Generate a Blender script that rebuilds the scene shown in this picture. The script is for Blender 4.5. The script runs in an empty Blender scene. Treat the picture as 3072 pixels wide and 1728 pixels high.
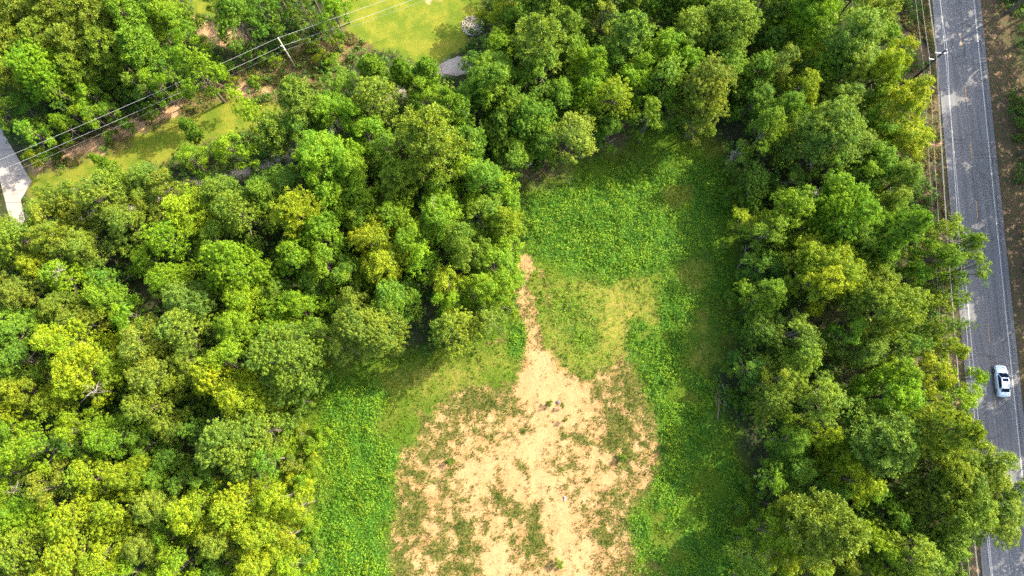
import bpy, math
import numpy as np
from mathutils import Vector, Matrix

# ------------------------------------------------------------------ camera, world, sun, exposure
H, TILT, FPX = 105.0, math.radians(12.0), 2048.0        # flying height (m), tilt from straight down, focal length in photo px
scene = bpy.context.scene
cd = bpy.data.cameras.new('camera'); cam = bpy.data.objects.new('camera', cd)
scene.collection.objects.link(cam); scene.camera = cam
cd.sensor_width = 36.0; cd.lens = 24.0; cd.clip_start = 1.0; cd.clip_end = 3000.0
cam.location = (0, 0, H); cam.rotation_euler = (TILT, 0, 0)
SUN_AZ, SUN_EL = math.radians(30.0), math.radians(39.5)  # azimuth counter-clockwise from +x
w = bpy.data.worlds.new('World'); scene.world = w; w.use_nodes = True
nt = w.node_tree; sky = nt.nodes.new('ShaderNodeTexSky'); sky.sky_type = 'NISHITA'; sky.sun_disc = False
sky.sun_elevation = SUN_EL; sky.sun_rotation = math.pi/2 - SUN_AZ; sky.dust_density = 3.5; sky.air_density = 1.0; sky.ozone_density = .6
bgn = nt.nodes['Background']; bgn.inputs['Strength'].default_value = 0.15
nt.links.new(sky.outputs['Color'], bgn.inputs['Color'])
sl = bpy.data.lights.new('sun', 'SUN'); sl.energy = 2.85; sl.angle = math.radians(0.5); sl.color = (1.0, 0.92, 0.74)
so = bpy.data.objects.new('sun', sl); scene.collection.objects.link(so)
sdir = Vector((math.cos(SUN_EL)*math.cos(SUN_AZ), math.cos(SUN_EL)*math.sin(SUN_AZ), math.sin(SUN_EL)))
so.rotation_euler = sdir.to_track_quat('Z', 'Y').to_euler(); so.location = (60, 40, 90)
scene.view_settings.view_transform = 'Standard'; scene.view_settings.look = 'None'
scene.view_settings.exposure = 2.1; scene.view_settings.gamma = 1.0
scene.cycles.max_bounces = 6; scene.cycles.diffuse_bounces = 4; scene.cycles.glossy_bounces = 2
scene.cycles.transmission_bounces = 4; scene.cycles.use_denoising = False
scene.cycles.caustics_reflective = False; scene.cycles.caustics_refractive = False

# ------------------------------------------------------------------ helpers
rng = np.random.default_rng(7)
CT, ST = math.cos(TILT), math.sin(TILT)
def P(u, v, z=0.0):
    """the point at height z that the camera sees at photo pixel (u, v) (3072 x 1728)"""
    a = (u-1536)/FPX; b = (864-v)/FPX
    dy = b*CT + ST; dz = b*ST - CT
    t = (z-H)/dz
    return np.array([a*t, dy*t, z])
def to_px(x, y, z=0.0):
    dz = z-H
    cy = y*CT + dz*ST; cz = -y*ST + dz*CT
    return 1536 + FPX*x/(-cz), 864 - FPX*cy/(-cz)
def scale_at(u, v, z=0.0):
    p = P(u, v, z); return (-(-p[1]*ST + (z-H)*CT))/FPX        # metres per photo pixel
C = scene.collection
def tag(o, label=None, cat=None, group=None, kind=None):
    if label: o['label'] = label
    if cat: o['category'] = cat
    if group: o['group'] = group
    if kind: o['kind'] = kind
    return o
def link(name, me, mat=None, parent=None, smooth=False):
    if mat is not None and not me.materials: me.materials.append(mat)
    if smooth: me.polygons.foreach_set('use_smooth', [True]*len(me.polygons))
    o = bpy.data.objects.new(name, me); C.objects.link(o)
    if parent is not None: o.parent = parent
    return o
def empty(name, loc=(0, 0, 0), rz=0.0):
    o = bpy.data.objects.new(name, None); C.objects.link(o); o.location = loc; o.rotation_euler = (0, 0, rz)
    o.empty_display_size = 0.5
    return o
def mesh_np(name, V, Q, tone=None, attrs=None):
    """mesh from an (n,3) array and an (m,k) face array"""
    me = bpy.data.meshes.new(name); V = np.asarray(V, np.float32); Q = np.asarray(Q, np.int32); k = Q.shape[1]
    me.vertices.add(len(V)); me.vertices.foreach_set('co', V.ravel())
    me.loops.add(Q.size); me.loops.foreach_set('vertex_index', Q.ravel())
    me.polygons.add(len(Q)); me.polygons.foreach_set('loop_start', np.arange(0, Q.size, k, dtype=np.int32))
    if tone is not None: attrs = dict(attrs or {}, tone=tone)
    for n, a in (attrs or {}).items():
        at = me.attributes.new(n, 'FLOAT', 'POINT'); at.data.foreach_set('value', np.asarray(a, np.float32))
    me.update(calc_edges=True); return me
class MB:
    """collects simple shapes into one mesh"""
    def __init__(s): s.v = []; s.f = []
    def add(s, vs, fs):
        n = len(s.v); s.v += [tuple(p) for p in vs]; s.f += [tuple(i+n for i in f) for f in fs]; return s
    def box(s, c, d, rz=0.0, taper=1.0):
        x, y, z = d[0]/2, d[1]/2, d[2]/2; cr, sr = math.cos(rz), math.sin(rz); vs = []
        for k, t in ((-1, 1.0), (1, taper)):
            for i, j in ((-1, -1), (1, -1), (1, 1), (-1, 1)):
                a, b = i*x*t, j*y*t; vs.append((c[0]+a*cr-b*sr, c[1]+a*sr+b*cr, c[2]+k*z))
        return s.add(vs, [(3, 2, 1, 0), (4, 5, 6, 7), (0, 1, 5, 4), (1, 2, 6, 5), (2, 3, 7, 6), (3, 0, 4, 7)])
    def tube(s, pts, rad, n=6):
        pts = [Vector(tuple(float(q) for q in p)) for p in pts]
        if not hasattr(rad, '__len__'): rad = [rad]*len(pts)
        vs = []; fs = []
        for i, p in enumerate(pts):
            d = (pts[min(i+1, len(pts)-1)] - pts[max(i-1, 0)]).normalized()
            a = Vector((0, 0, 1)) if abs(d.z) < .9 else Vector((1, 0, 0))
            e1 = d.cross(a).normalized(); e2 = d.cross(e1)
            for k in range(n):
                t = 2*math.pi*k/n; vs.append(p + (e1*math.cos(t) + e2*math.sin(t))*rad[i])
        for i in range(len(pts)-1):
            for k in range(n):
                a, b = i*n+k, i*n+(k+1) % n; fs.append((a, b, b+n, a+n))
        m = len(pts)-1
        fs.append(tuple(range(n))[::-1]); fs.append(tuple(m*n+k for k in range(n)))
        return s.add(vs, fs)
    def build(s, name, mat, parent=None, smooth=False):
        me = bpy.data.meshes.new(name); me.from_pydata(s.v, [], s.f); me.update()
        return link(name, me, mat, parent, smooth)
def vnoise(x, y, cell, seed):
    """smooth value noise in -1..1"""
    r = np.random.default_rng(seed); g = r.random((256, 256))*2-1
    X = np.asarray(x)/cell + 97.3; Y = np.asarray(y)/cell + 61.7
    xi = np.floor(X).astype(int); yi = np.floor(Y).astype(int); fx = X-xi; fy = Y-yi
    fx = fx*fx*(3-2*fx); fy = fy*fy*(3-2*fy)
    a = g[xi % 256, yi % 256]; b = g[(xi+1) % 256, yi % 256]; c = g[xi % 256, (yi+1) % 256]; d = g[(xi+1) % 256, (yi+1) % 256]
    return (a*(1-fx)+b*fx)*(1-fy) + (c*(1-fx)+d*fx)*fy
def fbm(x, y, cell, seed, o=4):
    return sum(vnoise(x, y, cell/2**i, seed+i)*0.55**i for i in range(o))
def poly_sd(u, v, pts):
    """distance in photo px to a polygon on the ground, positive inside"""
    pts = np.array(pts, float); n = len(pts); d = np.full(u.shape, 1e9); ins = np.zeros(u.shape, bool)
    for i in range(n):
        a = pts[i]; b = pts[(i+1) % n]; e = b-a
        t = np.clip(((u-a[0])*e[0]+(v-a[1])*e[1])/(e@e), 0, 1)
        d = np.minimum(d, np.hypot(u-a[0]-t*e[0], v-a[1]-t*e[1]))
        c = (a[1] > v) != (b[1] > v)
        with np.errstate(divide='ignore', invalid='ignore'):
            ins ^= c & (u < (b[0]-a[0])*(v-a[1])/(b[1]-a[1]+1e-12)+a[0])
    return np.where(ins, d, -d)
def line_sd(u, v, pts, half):
    pts = np.array(pts, float); d = np.full(u.shape, 1e9)
    for a, b in zip(pts[:-1], pts[1:]):
        e = b-a; t = np.clip(((u-a[0])*e[0]+(v-a[1])*e[1])/(e@e), 0, 1)
        d = np.minimum(d, np.hypot(u-a[0]-t*e[0], v-a[1]-t*e[1]))
    return half-d
def soft(sd, wid): return np.clip(sd/wid*0.5+0.5, 0, 1)

# ------------------------------------------------------------------ materials
def mat(name, base=(0.5, 0.5, 0.5), rough=0.8, metal=0.0, spec=0.3):
    m = bpy.data.materials.new(name); m.use_nodes = True; b = m.node_tree.nodes['Principled BSDF']
    b.inputs['Base Color'].default_value = (*base, 1); b.inputs['Roughness'].default_value = rough
    b.inputs['Metallic'].default_value = metal; b.inputs['Specular IOR Level'].default_value = spec
    return m
class NB:
    """small node builder"""
    def __init__(s, m): s.t = m.node_tree; s.n = s.t.nodes; s.b = s.n.get('Principled BSDF')
    def new(s, k, **kw):
        q = s.n.new(k)
        for a, b in kw.items(): setattr(q, a, b)
        return q
    def put(s, inp, x):
        if isinstance(x, bpy.types.NodeSocket): s.t.links.new(x, inp)
        elif isinstance(x, (tuple, list)): inp.default_value = (*x, 1) if len(x) == 3 and inp.type == 'RGBA' else tuple(x)
        else: inp.default_value = x
    def noise(s, scale, detail=4, rough=0.55, vec=None):
        q = s.new('ShaderNodeTexNoise'); q.inputs['Scale'].default_value = scale; q.inputs['Detail'].default_value = detail
        q.inputs['Roughness'].default_value = rough
        if vec is not None: s.put(q.inputs['Vector'], vec)
        return q.outputs['Fac']
    def pos(s): return s.new('ShaderNodeNewGeometry').outputs['Position']
    def ramp(s, x, lo, hi, a=0.0, b=1.0):
        q = s.new('ShaderNodeMapRange'); q.interpolation_type = 'SMOOTHSTEP'
        for i, y in zip(('Value', 'From Min', 'From Max', 'To Min', 'To Max'), (x, lo, hi, a, b)): s.put(q.inputs[i], y)
        return q.outputs['Result']
    def mix(s, f, a, b, mode='MIX'):
        q = s.new('ShaderNodeMix', data_type='RGBA', blend_type=mode)
        s.put(q.inputs[0], f); s.put(q.inputs[6], a); s.put(q.inputs[7], b); return q.outputs[2]
    def math(s, op, a, b=0.0):
        q = s.new('ShaderNodeMath', operation=op); s.put(q.inputs[0], a); s.put(q.inputs[1], b); return q.outputs[0]
    def attr(s, name): return s.new('ShaderNodeAttribute', attribute_name=name).outputs['Fac']
    def bump(s, h, strength, dist):
        q = s.new('ShaderNodeBump'); s.put(q.inputs['Height'], h); q.inputs['Strength'].default_value = strength
        q.inputs['Distance'].default_value = dist; s.t.links.new(q.outputs[0], s.b.inputs['Normal'])
def leaf_material(name, color=None, warm=(1.18, 1.10, 0.8), cool=(0.70, 0.84, 1.0), trans=0.42):
    m = mat(name, rough=0.62, spec=0.25); nb = NB(m)
    c = color if color is not None else nb.new('ShaderNodeObjectInfo').outputs['Color']
    geo = nb.new('ShaderNodeNewGeometry')
    c = nb.mix(1.0, c, nb.mix(nb.ramp(nb.attr('tone'), 0.1, 0.9), cool, warm), 'MULTIPLY')
    c = nb.mix(1.0, c, nb.mix(geo.outputs['Random Per Island'], (0.72, 0.72, 0.72), (1.28, 1.28, 1.28)), 'MULTIPLY')
    nb.put(nb.b.inputs['Base Color'], c)
    tr = nb.new('ShaderNodeBsdfTranslucent'); nb.put(tr.inputs['Color'], nb.mix(1.0, c, (1.12, 1.15, 0.5), 'MULTIPLY'))
    mx = nb.new('ShaderNodeMixShader'); mx.inputs[0].default_value = trans
    out = nb.n['Material Output']
    nb.t.links.new(nb.b.outputs[0], mx.inputs[1]); nb.t.links.new(tr.outputs[0], mx.inputs[2]); nb.t.links.new(mx.outputs[0], out.inputs[0])
    return m
M = {}
M['leaf'] = leaf_material('leaf')
M['needle'] = leaf_material('needle', warm=(1.14, 1.10, 0.8), cool=(0.72, 0.88, 1.0), trans=0.25)
def rough_mat(name, a, b, scale=2.0, rough=0.85, bump=0.3, spec=0.2):
    m = mat(name, a, rough, spec=spec); nb = NB(m)
    tc = nb.new('ShaderNodeTexCoord').outputs['Object']
    nb.put(nb.b.inputs['Base Color'], nb.mix(nb.ramp(nb.noise(scale, 5, 0.6, tc), .3, .7), a, b))
    if bump: nb.bump(nb.noise(scale*3, 4, 0.6, tc), bump, 0.03)
    return m
M['bark'] = rough_mat('bark', (.10, .08, .06), (.19, .155, .12), 3.0)
M['pine_bark'] = rough_mat('pine_bark', (.09, .065, .045), (.17, .12, .085), 3.0)
M['dead_wood'] = rough_mat('dead_wood', (.17, .14, .115), (.30, .26, .22), 4.0)
M['log'] = rough_mat('log', (.16, .10, .07), (.30, .21, .15), 4.0)
M['grey_pole'] = rough_mat('grey_pole', (.42, .38, .32), (.58, .54, .47), 3.0)
M['dark_pole'] = rough_mat('dark_pole', (.035, .03, .026), (.07, .055, .045), 3.0)
M['wire'] = mat('wire', (.36, .36, .34), .6)
M['insulator'] = mat('insulator', (.75, .75, .74), .3)
M['dark_wire'] = mat('dark_wire', (.26, .25, .24), .6)

# ------------------------------------------------------------------ ground zones (outlines measured on the ground plane)
LAWN = [(880,-260),(1500,-260),(1450,0),(1440,60),(1415,90),(1400,150),(1350,170),(1310,205),(1180,160),(1060,120),(1030,70),(1020,40)]
LAWN2 = [(520,-200),(760,-200),(690,10),(655,70),(610,60),(560,20)]
STRIP = [(80,480),(250,425),(430,345),(620,262),(700,225),(830,185),(960,110),(1075,70),(1110,130),(1000,230),(860,330),(760,400),(640,430),(440,520),(240,600),(110,600)]
STRIPLAWN = [(80,530),(200,485),(330,435),(480,360),(650,300),(740,290),(820,300),(860,330),(760,400),(640,430),(440,520),(240,600),(110,620)]
CLEAR = [(1545,560),(1570,500),(1700,470),(1950,370),(2120,370),(2230,560),(2230,900),(2150,1150),(2230,1300),(2270,1500),(2240,1800),(800,1800),(800,1400),(830,1240),(900,1120),(930,1050),(1150,1050),(1400,1030),(1560,900),(1555,700)]
KUDZU = [(1560,600),(1640,580),(1760,550),(1930,500),(2030,480),(2150,500),(2200,620),(2190,800),(2080,785),(1980,815),(1850,825),(1700,830),(1640,770),(1570,720)]
RIGHTK = [(1890,1030),(1960,960),(1960,850),(2080,800),(2200,800),(2180,1000),(2130,1080),(2150,1250),(2260,1500),(2280,1800),(1960,1800),(1925,1680),(1890,1560),(1960,1480),(2000,1380),(1990,1250),(1950,1150)]
LEFTK = [(880,1120),(1010,1100),(1180,1180),(1140,1240),(1150,1330),(1180,1400),(1160,1500),(1150,1600),(1140,1800),(870,1800),(900,1620),(960,1500),(970,1360),(960,1230)]
DRY = [(1680,850),(1960,840),(1975,900),(1930,960),(1880,1060),(1780,1090),(1660,1080),(1640,980),(1620,880)]
SAND = [(1570,1060),(1590,1020),(1650,1060),(1680,1110),(1760,1120),(1880,1070),(1930,1150),(1970,1260),(1995,1370),(2000,1460),(1930,1500),(1900,1590),(1945,1650),(1960,1760),(1900,1800),(1150,1800),(1160,1600),(1165,1480),(1165,1390),(1260,1340),(1270,1250),(1400,1170),(1550,1140)]
PATHC = [(1580,790),(1562,850),(1572,880),(1590,960),(1605,1040),(1640,1120),(1650,1250),(1640,1400),(1660,1500),(1700,1620),(1740,1728),(1760,1800)]
BARE = [[(1590,1050),(1645,1050),(1690,1120),(1760,1190),(1720,1260),(1690,1330),(1640,1380),(1700,1480),(1720,1560),(1700,1600),(1640,1560),(1560,1470),(1530,1400),(1550,1340),(1560,1220),(1570,1130)],
        [(1640,1560),(1710,1560),(1790,1640),(1800,1720),(1780,1800),(1650,1800),(1660,1680)],
        [(1420,1640),(1500,1640),(1540,1700),(1580,1800),(1420,1800),(1440,1720)],
        [(1400,1390),(1480,1360),(1490,1430),(1440,1480),(1400,1450)],
        [(1490,1370),(1540,1350),(1560,1420),(1500,1450)]]
PATCHES = [(1260,1520,28,45,.1),(1395,1590,22,42,-.35),(1405,1660,28,32,0),(1540,1610,22,60,.1),(1500,1500,24,40,-.5),(1610,1640,60,48,.1),(1850,1330,45,38,.3),(1870,1280,60,30,.6),
           (1880,1180,40,40,0),(1740,1310,30,18,.2),(1880,1370,22,18,0),(1820,1620,35,28,.4),(1300,1660,45,45,0),(1240,1560,25,35,0),(1570,1290,22,14,-.3),(1660,1690,20,22,0),
           (1690,1310,16,20,0),(1570,1400,20,28,-.5),(1280,1385,22,14,.6),(1450,1200,60,30,-.3),(1480,1310,50,30,-.3),(1540,1240,35,22,0),(1200,1700,30,30,0),(1850,1500,14,14,0),
           (1360,1300,34,20,-.3),(1185,1480,16,40,0),(1930,1600,40,30,0),(1820,1220,70,28,.9),(1790,1600,18,18,0),(1345,1385,12,9,0),(1390,1700,60,30,.2),(1885,1700,60,40,0),(1600,1590,20,60,.3)]
TRACK_W = 19
def zones(x, y):
    """weights 0..1 of each kind of ground at world points x, y"""
    u, v = to_px(x, y); Z = {}
    n1 = fbm(x, y, 4.0, 11)*26; n2 = fbm(x, y, 1.2, 23)*11; n3 = fbm(x, y, .9, 37, 3)
    nn = n1+n2
    Z['clear'] = soft(poly_sd(u, v, CLEAR)+nn*.6, 26)
    Z['lawn'] = np.maximum.reduce([soft(poly_sd(u, v, LAWN)+n2, 10), soft(poly_sd(u, v, LAWN2)+nn*.7, 14), soft(poly_sd(u, v, STRIPLAWN)+nn*.7, 16)])
    Z['scrub'] = soft(poly_sd(u, v, STRIP)+nn*.5, 20)*(1-Z['lawn'])
    tan = soft(line_sd(u, v, [(110,500),(300,425),(420,375),(520,330),(640,255),(700,270),(790,270)], 13)+nn*.6, 16)
    tan2 = soft(line_sd(u, v, [(280,470),(390,440)], 12)+nn*.8, 16)
    tan3 = soft(line_sd(u, v, [(610,70),(640,95),(690,120),(720,105)], 24)+nn*.6, 16)
    tan4 = soft(line_sd(u, v, [(1290,0),(1310,-10)], 10)+nn*.7, 12)*.8
    Z['tan'] = np.maximum.reduce([tan, tan2, tan3, tan4])
    Z['kudzu'] = np.maximum.reduce([soft(poly_sd(u, v, q)+nn*.9, 30) for q in (KUDZU, RIGHTK, LEFTK)] + [.6*soft(line_sd(u, v, [(1700,930),(1750,1000)], 44)+nn*1.6, 70), soft(line_sd(u, v, [(1550,1000),(1545,1050)], 22)+nn*.5, 14)])
    tr = soft(line_sd(u, v, [(2080,830),(2130,930),(2110,1060)], 42)+nn*1.3, 40); ho = np.clip(1.25+1.9*fbm(x, y, 4.5, 131, 3), 0, 1)
    Z['kudzu'] = Z['kudzu']*(1-.9*tr)*np.where(u > 1850, ho, 1)
    Z['dry'] = np.maximum(np.maximum(tr*.6, soft(poly_sd(u, v, DRY)+22+nn*1.3, 75)), soft(line_sd(u, v, [(1160,1170),(1300,1130),(1400,1120),(1500,1080)], 40)+nn, 40)*.8)*(1-Z['kudzu'])
    s = poly_sd(u, v, SAND)
    path = soft(line_sd(u, v, PATHC[:6], TRACK_W+6)+n2*.9, 9)
    rut = soft(line_sd(u, v, [(1620,810),(1640,880),(1655,960),(1662,1060)], 5)+n2*.5, 6)*.8
    top = soft(line_sd(u, v, [(1575,775),(1592,805)], 15)+n2, 8)
    extra = [soft(line_sd(u, v, [(1480,1030),(1500,1010)], 12)+n2*1.3, 10)*.8, soft(line_sd(u, v, [(1250,1235),(1300,1250)], 16)+nn, 20)*.6]
    Z['sand'] = np.maximum.reduce([soft(s+nn*1.0, 60), path, rut, top]+extra)*(1-.9*Z['kudzu'])
    bare = np.maximum.reduce([soft(poly_sd(u, v, q)+n2*1.2+n1*.4, 26) for q in BARE]+[path*.5, top*.8])
    pt = np.zeros_like(u)
    for cu, cv, ru, rv, an in PATCHES:
        du, dv = u-cu, v-cv; a = (du*math.cos(an)+dv*math.sin(an))/ru; b = (-du*math.sin(an)+dv*math.cos(an))/rv
        pt = np.maximum(pt, soft(.85-np.hypot(a, b)+nn/36+n3*.35, .7))
    edge = 1-soft(s-45+nn, 70)
    Z['weeds'] = np.clip(.40+.45*n3+.15*fbm(x, y, 3, 91)+.55*edge, 0, 1)
    Z['weeds'] = np.clip(np.maximum(Z['weeds']*(1-.96*bare), pt*.95), 0, 1)
    Z['patch'] = pt; Z['bare'] = bare
    Z['mulch'] = np.maximum.reduce([soft(line_sd(u, v, [(1560,530),(1650,510)], 40)+nn, 25), soft(line_sd(u, v, [(1870,380),(1830,430),(1700,450)], 26)+nn*.7, 20)])
    rx = x-.05*y
    Z['verge'] = soft((rx-77.2)*10, 5)*soft((82.5-rx)*10+nn, 20) + soft((68.6-rx)*10, 5)*soft((rx-63.5)*10+nn, 25)
    Z['gravel'] = soft(line_sd(u, v, [(1350,200),(1240,250),(1060,350),(930,420),(800,500),(560,560),(440,600),(250,640)], 15)+n2, 12)
    return Z
def grid_axis(lo, hi, step, far):
    a = np.arange(lo, hi+step/2, step); k = np.array([3, 8, 18, 40, 90, 200, 420, far])
    return np.concatenate([(lo-k)[::-1], a, hi+k])
gx = grid_axis(-92, 92, .30, 900); gy = grid_axis(-26, 80, .30, 900)
X, Y = np.meshgrid(gx, gy); X = X.ravel(); Y = Y.ravel(); Zs = zones(X, Y)
ruts = fbm(X, Y, 2.5, 5, 3)*.05
pit = -0.06*soft(line_sd(*to_px(X, Y), [(1600,1330),(1610,1480),(1660,1600)], 6), 6)-0.06*soft(line_sd(*to_px(X, Y), [(1505,1380),(1535,1500),(1560,1600)], 6), 6)
V = np.stack([X, Y, np.where((np.abs(X-.05*Y-73) < 8), 0, (ruts+pit)*Zs['clear'])-.02], 1)
nx, ny = len(gx), len(gy); I = (np.arange(ny-1)[:, None]*nx+np.arange(nx-1)[None]).ravel()
g_me = mesh_np('ground', V, np.stack([I, I+1, I+1+nx, I+nx], 1), attrs={k: Zs[k] for k in ('clear', 'lawn', 'scrub', 'tan', 'kudzu', 'dry', 'sand', 'weeds', 'patch', 'bare', 'mulch', 'verge', 'gravel')})
def ground_material():
    m = mat('ground', rough=.95, spec=.1); nb = NB(m); p = nb.pos(); A = nb.attr
    fine = nb.noise(5.0, 5, .65, p); mid = nb.noise(1.3, 5, .6, p); big = nb.noise(.12, 4, .6, p); tiny = nb.noise(14, 3, .6, p)
    floor = nb.mix(nb.ramp(mid, .35, .7), (.022, .040, .012), (.060, .052, .026))
    floor = nb.mix(nb.ramp(fine, .62, .8), floor, (.10, .08, .045))
    grass = nb.mix(nb.ramp(fine, .3, .7), (.035, .085, .006), (.085, .135, .008))
    grass = nb.mix(nb.math('MULTIPLY', nb.ramp(big, .5, .62), .4), grass, (.15, .14, .025))
    c = nb.mix(A('clear'), floor, grass)
    lawn = nb.mix(nb.ramp(nb.noise(.35, 4, .55, p), .35, .65), (.085, .125, .010), (.160, .165, .018))
    lawn = nb.mix(nb.math('MULTIPLY', nb.ramp(nb.noise(.9, 5, .6, p), .52, .72), .5), lawn, (.06, .115, .008))
    lawn = nb.mix(nb.math('MULTIPLY', nb.ramp(fine, .5, .8), .35), lawn, (.22, .19, .045))
    c = nb.mix(A('lawn'), c, lawn)
    scrub = nb.mix(nb.ramp(mid, .35, .65), (.11, .062, .035), (.17, .14, .045)); scrub = nb.mix(nb.ramp(fine, .5, .7), scrub, (.25, .16, .085))
    c = nb.mix(A('scrub'), c, scrub)
    dry = nb.mix(nb.ramp(mid, .35, .65), (.10, .14, .010), (.22, .18, .035)); dry = nb.mix(nb.ramp(fine, .5, .75), dry, (.29, .21, .09))
    c = nb.mix(A('dry'), c, dry)
    c = nb.mix(A('kudzu'), c, nb.mix(fine, (.02, .07, .008), (.045, .13, .012)))
    c = nb.mix(nb.math('MULTIPLY', A('mulch'), .85), c, nb.mix(fine, (.05, .035, .025), (.17, .11, .075)))
    tn = nb.mix(nb.ramp(mid, .3, .7), (.30, .17, .085), (.47, .31, .17)); c = nb.mix(nb.ramp(A('tan'), .2, .8), c, tn)
    gv = nb.mix(nb.ramp(fine, .35, .65), (.20, .17, .14), (.36, .31, .26)); c = nb.mix(A('gravel'), c, gv)
    vg = nb.mix(nb.ramp(mid, .4, .62), (.12, .075, .050), (.075, .08, .03)); vg = nb.mix(nb.ramp(nb.noise(.7, 5, .65, p), .56, .66), vg, (.42, .25, .13))
    c = nb.mix(A('verge'), c, vg)
    sand = nb.mix(nb.ramp(nb.noise(.35, 5, .6, p), .3, .7), (.285, .155, .062), (.355, .22, .102))
    sand = nb.mix(nb.math('MULTIPLY', nb.ramp(mid, .45, .75), .4), sand, (.41, .27, .135))
    smp = nb.new('ShaderNodeMapping'); smp.inputs['Scale'].default_value = (1.6, .22, 1); smp.inputs['Rotation'].default_value = (0, 0, .12); nb.put(smp.inputs[0], p)
    sand = nb.mix(nb.math('MULTIPLY', nb.ramp(nb.noise(1.2, 5, .6, smp.outputs[0]), .52, .66), .45), sand, (.215, .105, .04))
    sand = nb.mix(nb.math('MULTIPLY', nb.ramp(tiny, .55, .75), .22), sand, (.21, .12, .06))
    sand = nb.mix(nb.math('MULTIPLY', A('bare'), .45), sand, nb.mix(mid, (.315, .182, .080), (.375, .235, .112)))
    # low weeds growing through the sand, where the weeds weight beats the noise
    wv = nb.new('ShaderNodeTexVoronoi'); wv.inputs['Scale'].default_value = 2.6; nb.put(wv.inputs['Vector'], p)
    k = nb.math('ADD', nb.noise(4.2, 7, .80, p), nb.math('ADD', nb.math('MULTIPLY', A('weeds'), .24), nb.math('MULTIPLY', A('patch'), .03)))
    sm = nb.ramp(k, .625, .655)
    weed = nb.mix(nb.ramp(fine, .35, .65), (.034, .055, .006), (.075, .10, .010)); weed = nb.mix(nb.ramp(mid, .5, .7), weed, (.13, .08, .03))
    sand = nb.mix(nb.math('MULTIPLY', sm, .85), sand, weed)
    sk = nb.ramp(nb.math('ADD', A('sand'), nb.math('MULTIPLY', nb.math('SUBTRACT', nb.noise(3.0, 7, .78, p), .5), 2.3)), .42, .56)
    c = nb.mix(sk, c, sand)
    nb.put(nb.b.inputs['Base Color'], c)
    nb.bump(nb.math('ADD', nb.noise(4, 5, .65, p), nb.noise(.8, 4, .6, p)), .7, .16)
    return m
tag(link('ground', g_me, ground_material()), kind='structure')

# ------------------------------------------------------------------ road, markings, driveways
RS = .05                                                    # the road runs along x = c + RS*y
def strip_mesh(name, c0, c1, y0, y1, z, m, step=6.0):
    ys = np.arange(y0, y1+step, step); vs = []; fs = []
    for y in ys: vs += [(c0+RS*y, y, z), (c1+RS*y, y, z)]
    for i in range(len(ys)-1): a = i*2; fs.append((a, a+1, a+3, a+2))
    me = bpy.data.meshes.new(name); me.from_pydata(vs, [], fs); me.update(); return link(name, me, m)
m = mat('asphalt', rough=.85, spec=.25); nb = NB(m); p = nb.pos()
sep = nb.new('ShaderNodeSeparateXYZ'); nb.put(sep.inputs[0], p); rx = nb.math('SUBTRACT', sep.outputs[0], nb.math('MULTIPLY', sep.outputs[1], RS))
mp = nb.new('ShaderNodeMapping'); mp.inputs['Scale'].default_value = (1, .05, 1); nb.put(mp.inputs[0], p)
c = nb.mix(nb.ramp(nb.noise(1.5, 5, .6, mp.outputs[0]), .35, .65), (.135, .132, .134), (.182, .178, .178))
c = nb.mix(nb.math('MULTIPLY', nb.ramp(nb.noise(25, 3, .6, p), .4, .7), .4), c, (.14, .135, .13))
c = nb.mix(nb.math('MULTIPLY', nb.ramp(nb.noise(.5, 6, .7, p), .6, .66), .25), c, (.065, .065, .065))
for cc in (71.6, 73.6, 74.9):                                # old sealed seams and wheel tracks along the lanes
    ln = nb.math('SUBTRACT', 1.0, nb.ramp(nb.math('ABSOLUTE', nb.math('SUBTRACT', rx, cc)), .05, .45)); c = nb.mix(nb.math('MULTIPLY', ln, .22), c, (.055, .055, .055))
ln = nb.math('SUBTRACT', 1.0, nb.ramp(nb.math('ABSOLUTE', nb.math('SUBTRACT', rx, 73.05)), .02, .07)); c = nb.mix(nb.math('MULTIPLY', ln, .55), c, (.03, .03, .03))
vc = nb.new('ShaderNodeTexVoronoi', feature='DISTANCE_TO_EDGE'); vc.inputs['Scale'].default_value = .35; nb.put(vc.inputs['Vector'], nb.mix(.12, p, nb.new('ShaderNodeTexNoise').outputs['Color']))
crk = nb.math('MULTIPLY', nb.math('SUBTRACT', 1.0, nb.ramp(vc.outputs['Distance'], .005, .03)), nb.ramp(nb.noise(.12, 3, .5, p), .45, .6)); c = nb.mix(nb.math('MULTIPLY', crk, .5), c, (.05, .048, .045))
nb.put(nb.b.inputs['Base Color'], c); nb.bump(nb.noise(30, 3, .6, p), .3, .02); M['asphalt'] = m
tag(strip_mesh('road', 68.9, 77.25, -260, 500, .02, M['asphalt']), kind='structure')
def paint(name, col):
    m = mat(name, rough=.7); nb = NB(m); p = nb.pos(); nb.put(nb.b.inputs['Base Color'], nb.mix(nb.ramp(nb.noise(6, 5, .8, p), .46, .62), col, tuple(q*.35+.09 for q in col))); return m
white, yellow = paint('white_paint', (.46, .45, .43)), paint('yellow_paint', (.42, .26, .10))
tag(strip_mesh('edge_line', 70.25, 70.39, -260, 500, .026, white), 'left-hand painted line of the road, beside the power lines', 'road marking', 'painted road markings', 'structure')
tag(strip_mesh('edge_line', 76.02, 76.18, -260, 500, .026, white), 'right-hand painted line of the road, beside the brown verge', 'road marking', 'painted road markings', 'structure')
mb = MB()
yy = P(2873, 120)[1]
for k in range(-26, 34):
    y0 = yy + k*10.05; mb.add([(73.05+RS*y, y, .027) if i in (0, 3) else (73.19+RS*y, y, .027) for i, y in enumerate((y0-1.5, y0-1.5, y0+1.5, y0+1.5))], [(0, 1, 2, 3)])
tag(mb.build('centre_line', yellow), kind='structure')
mb = MB()
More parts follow.
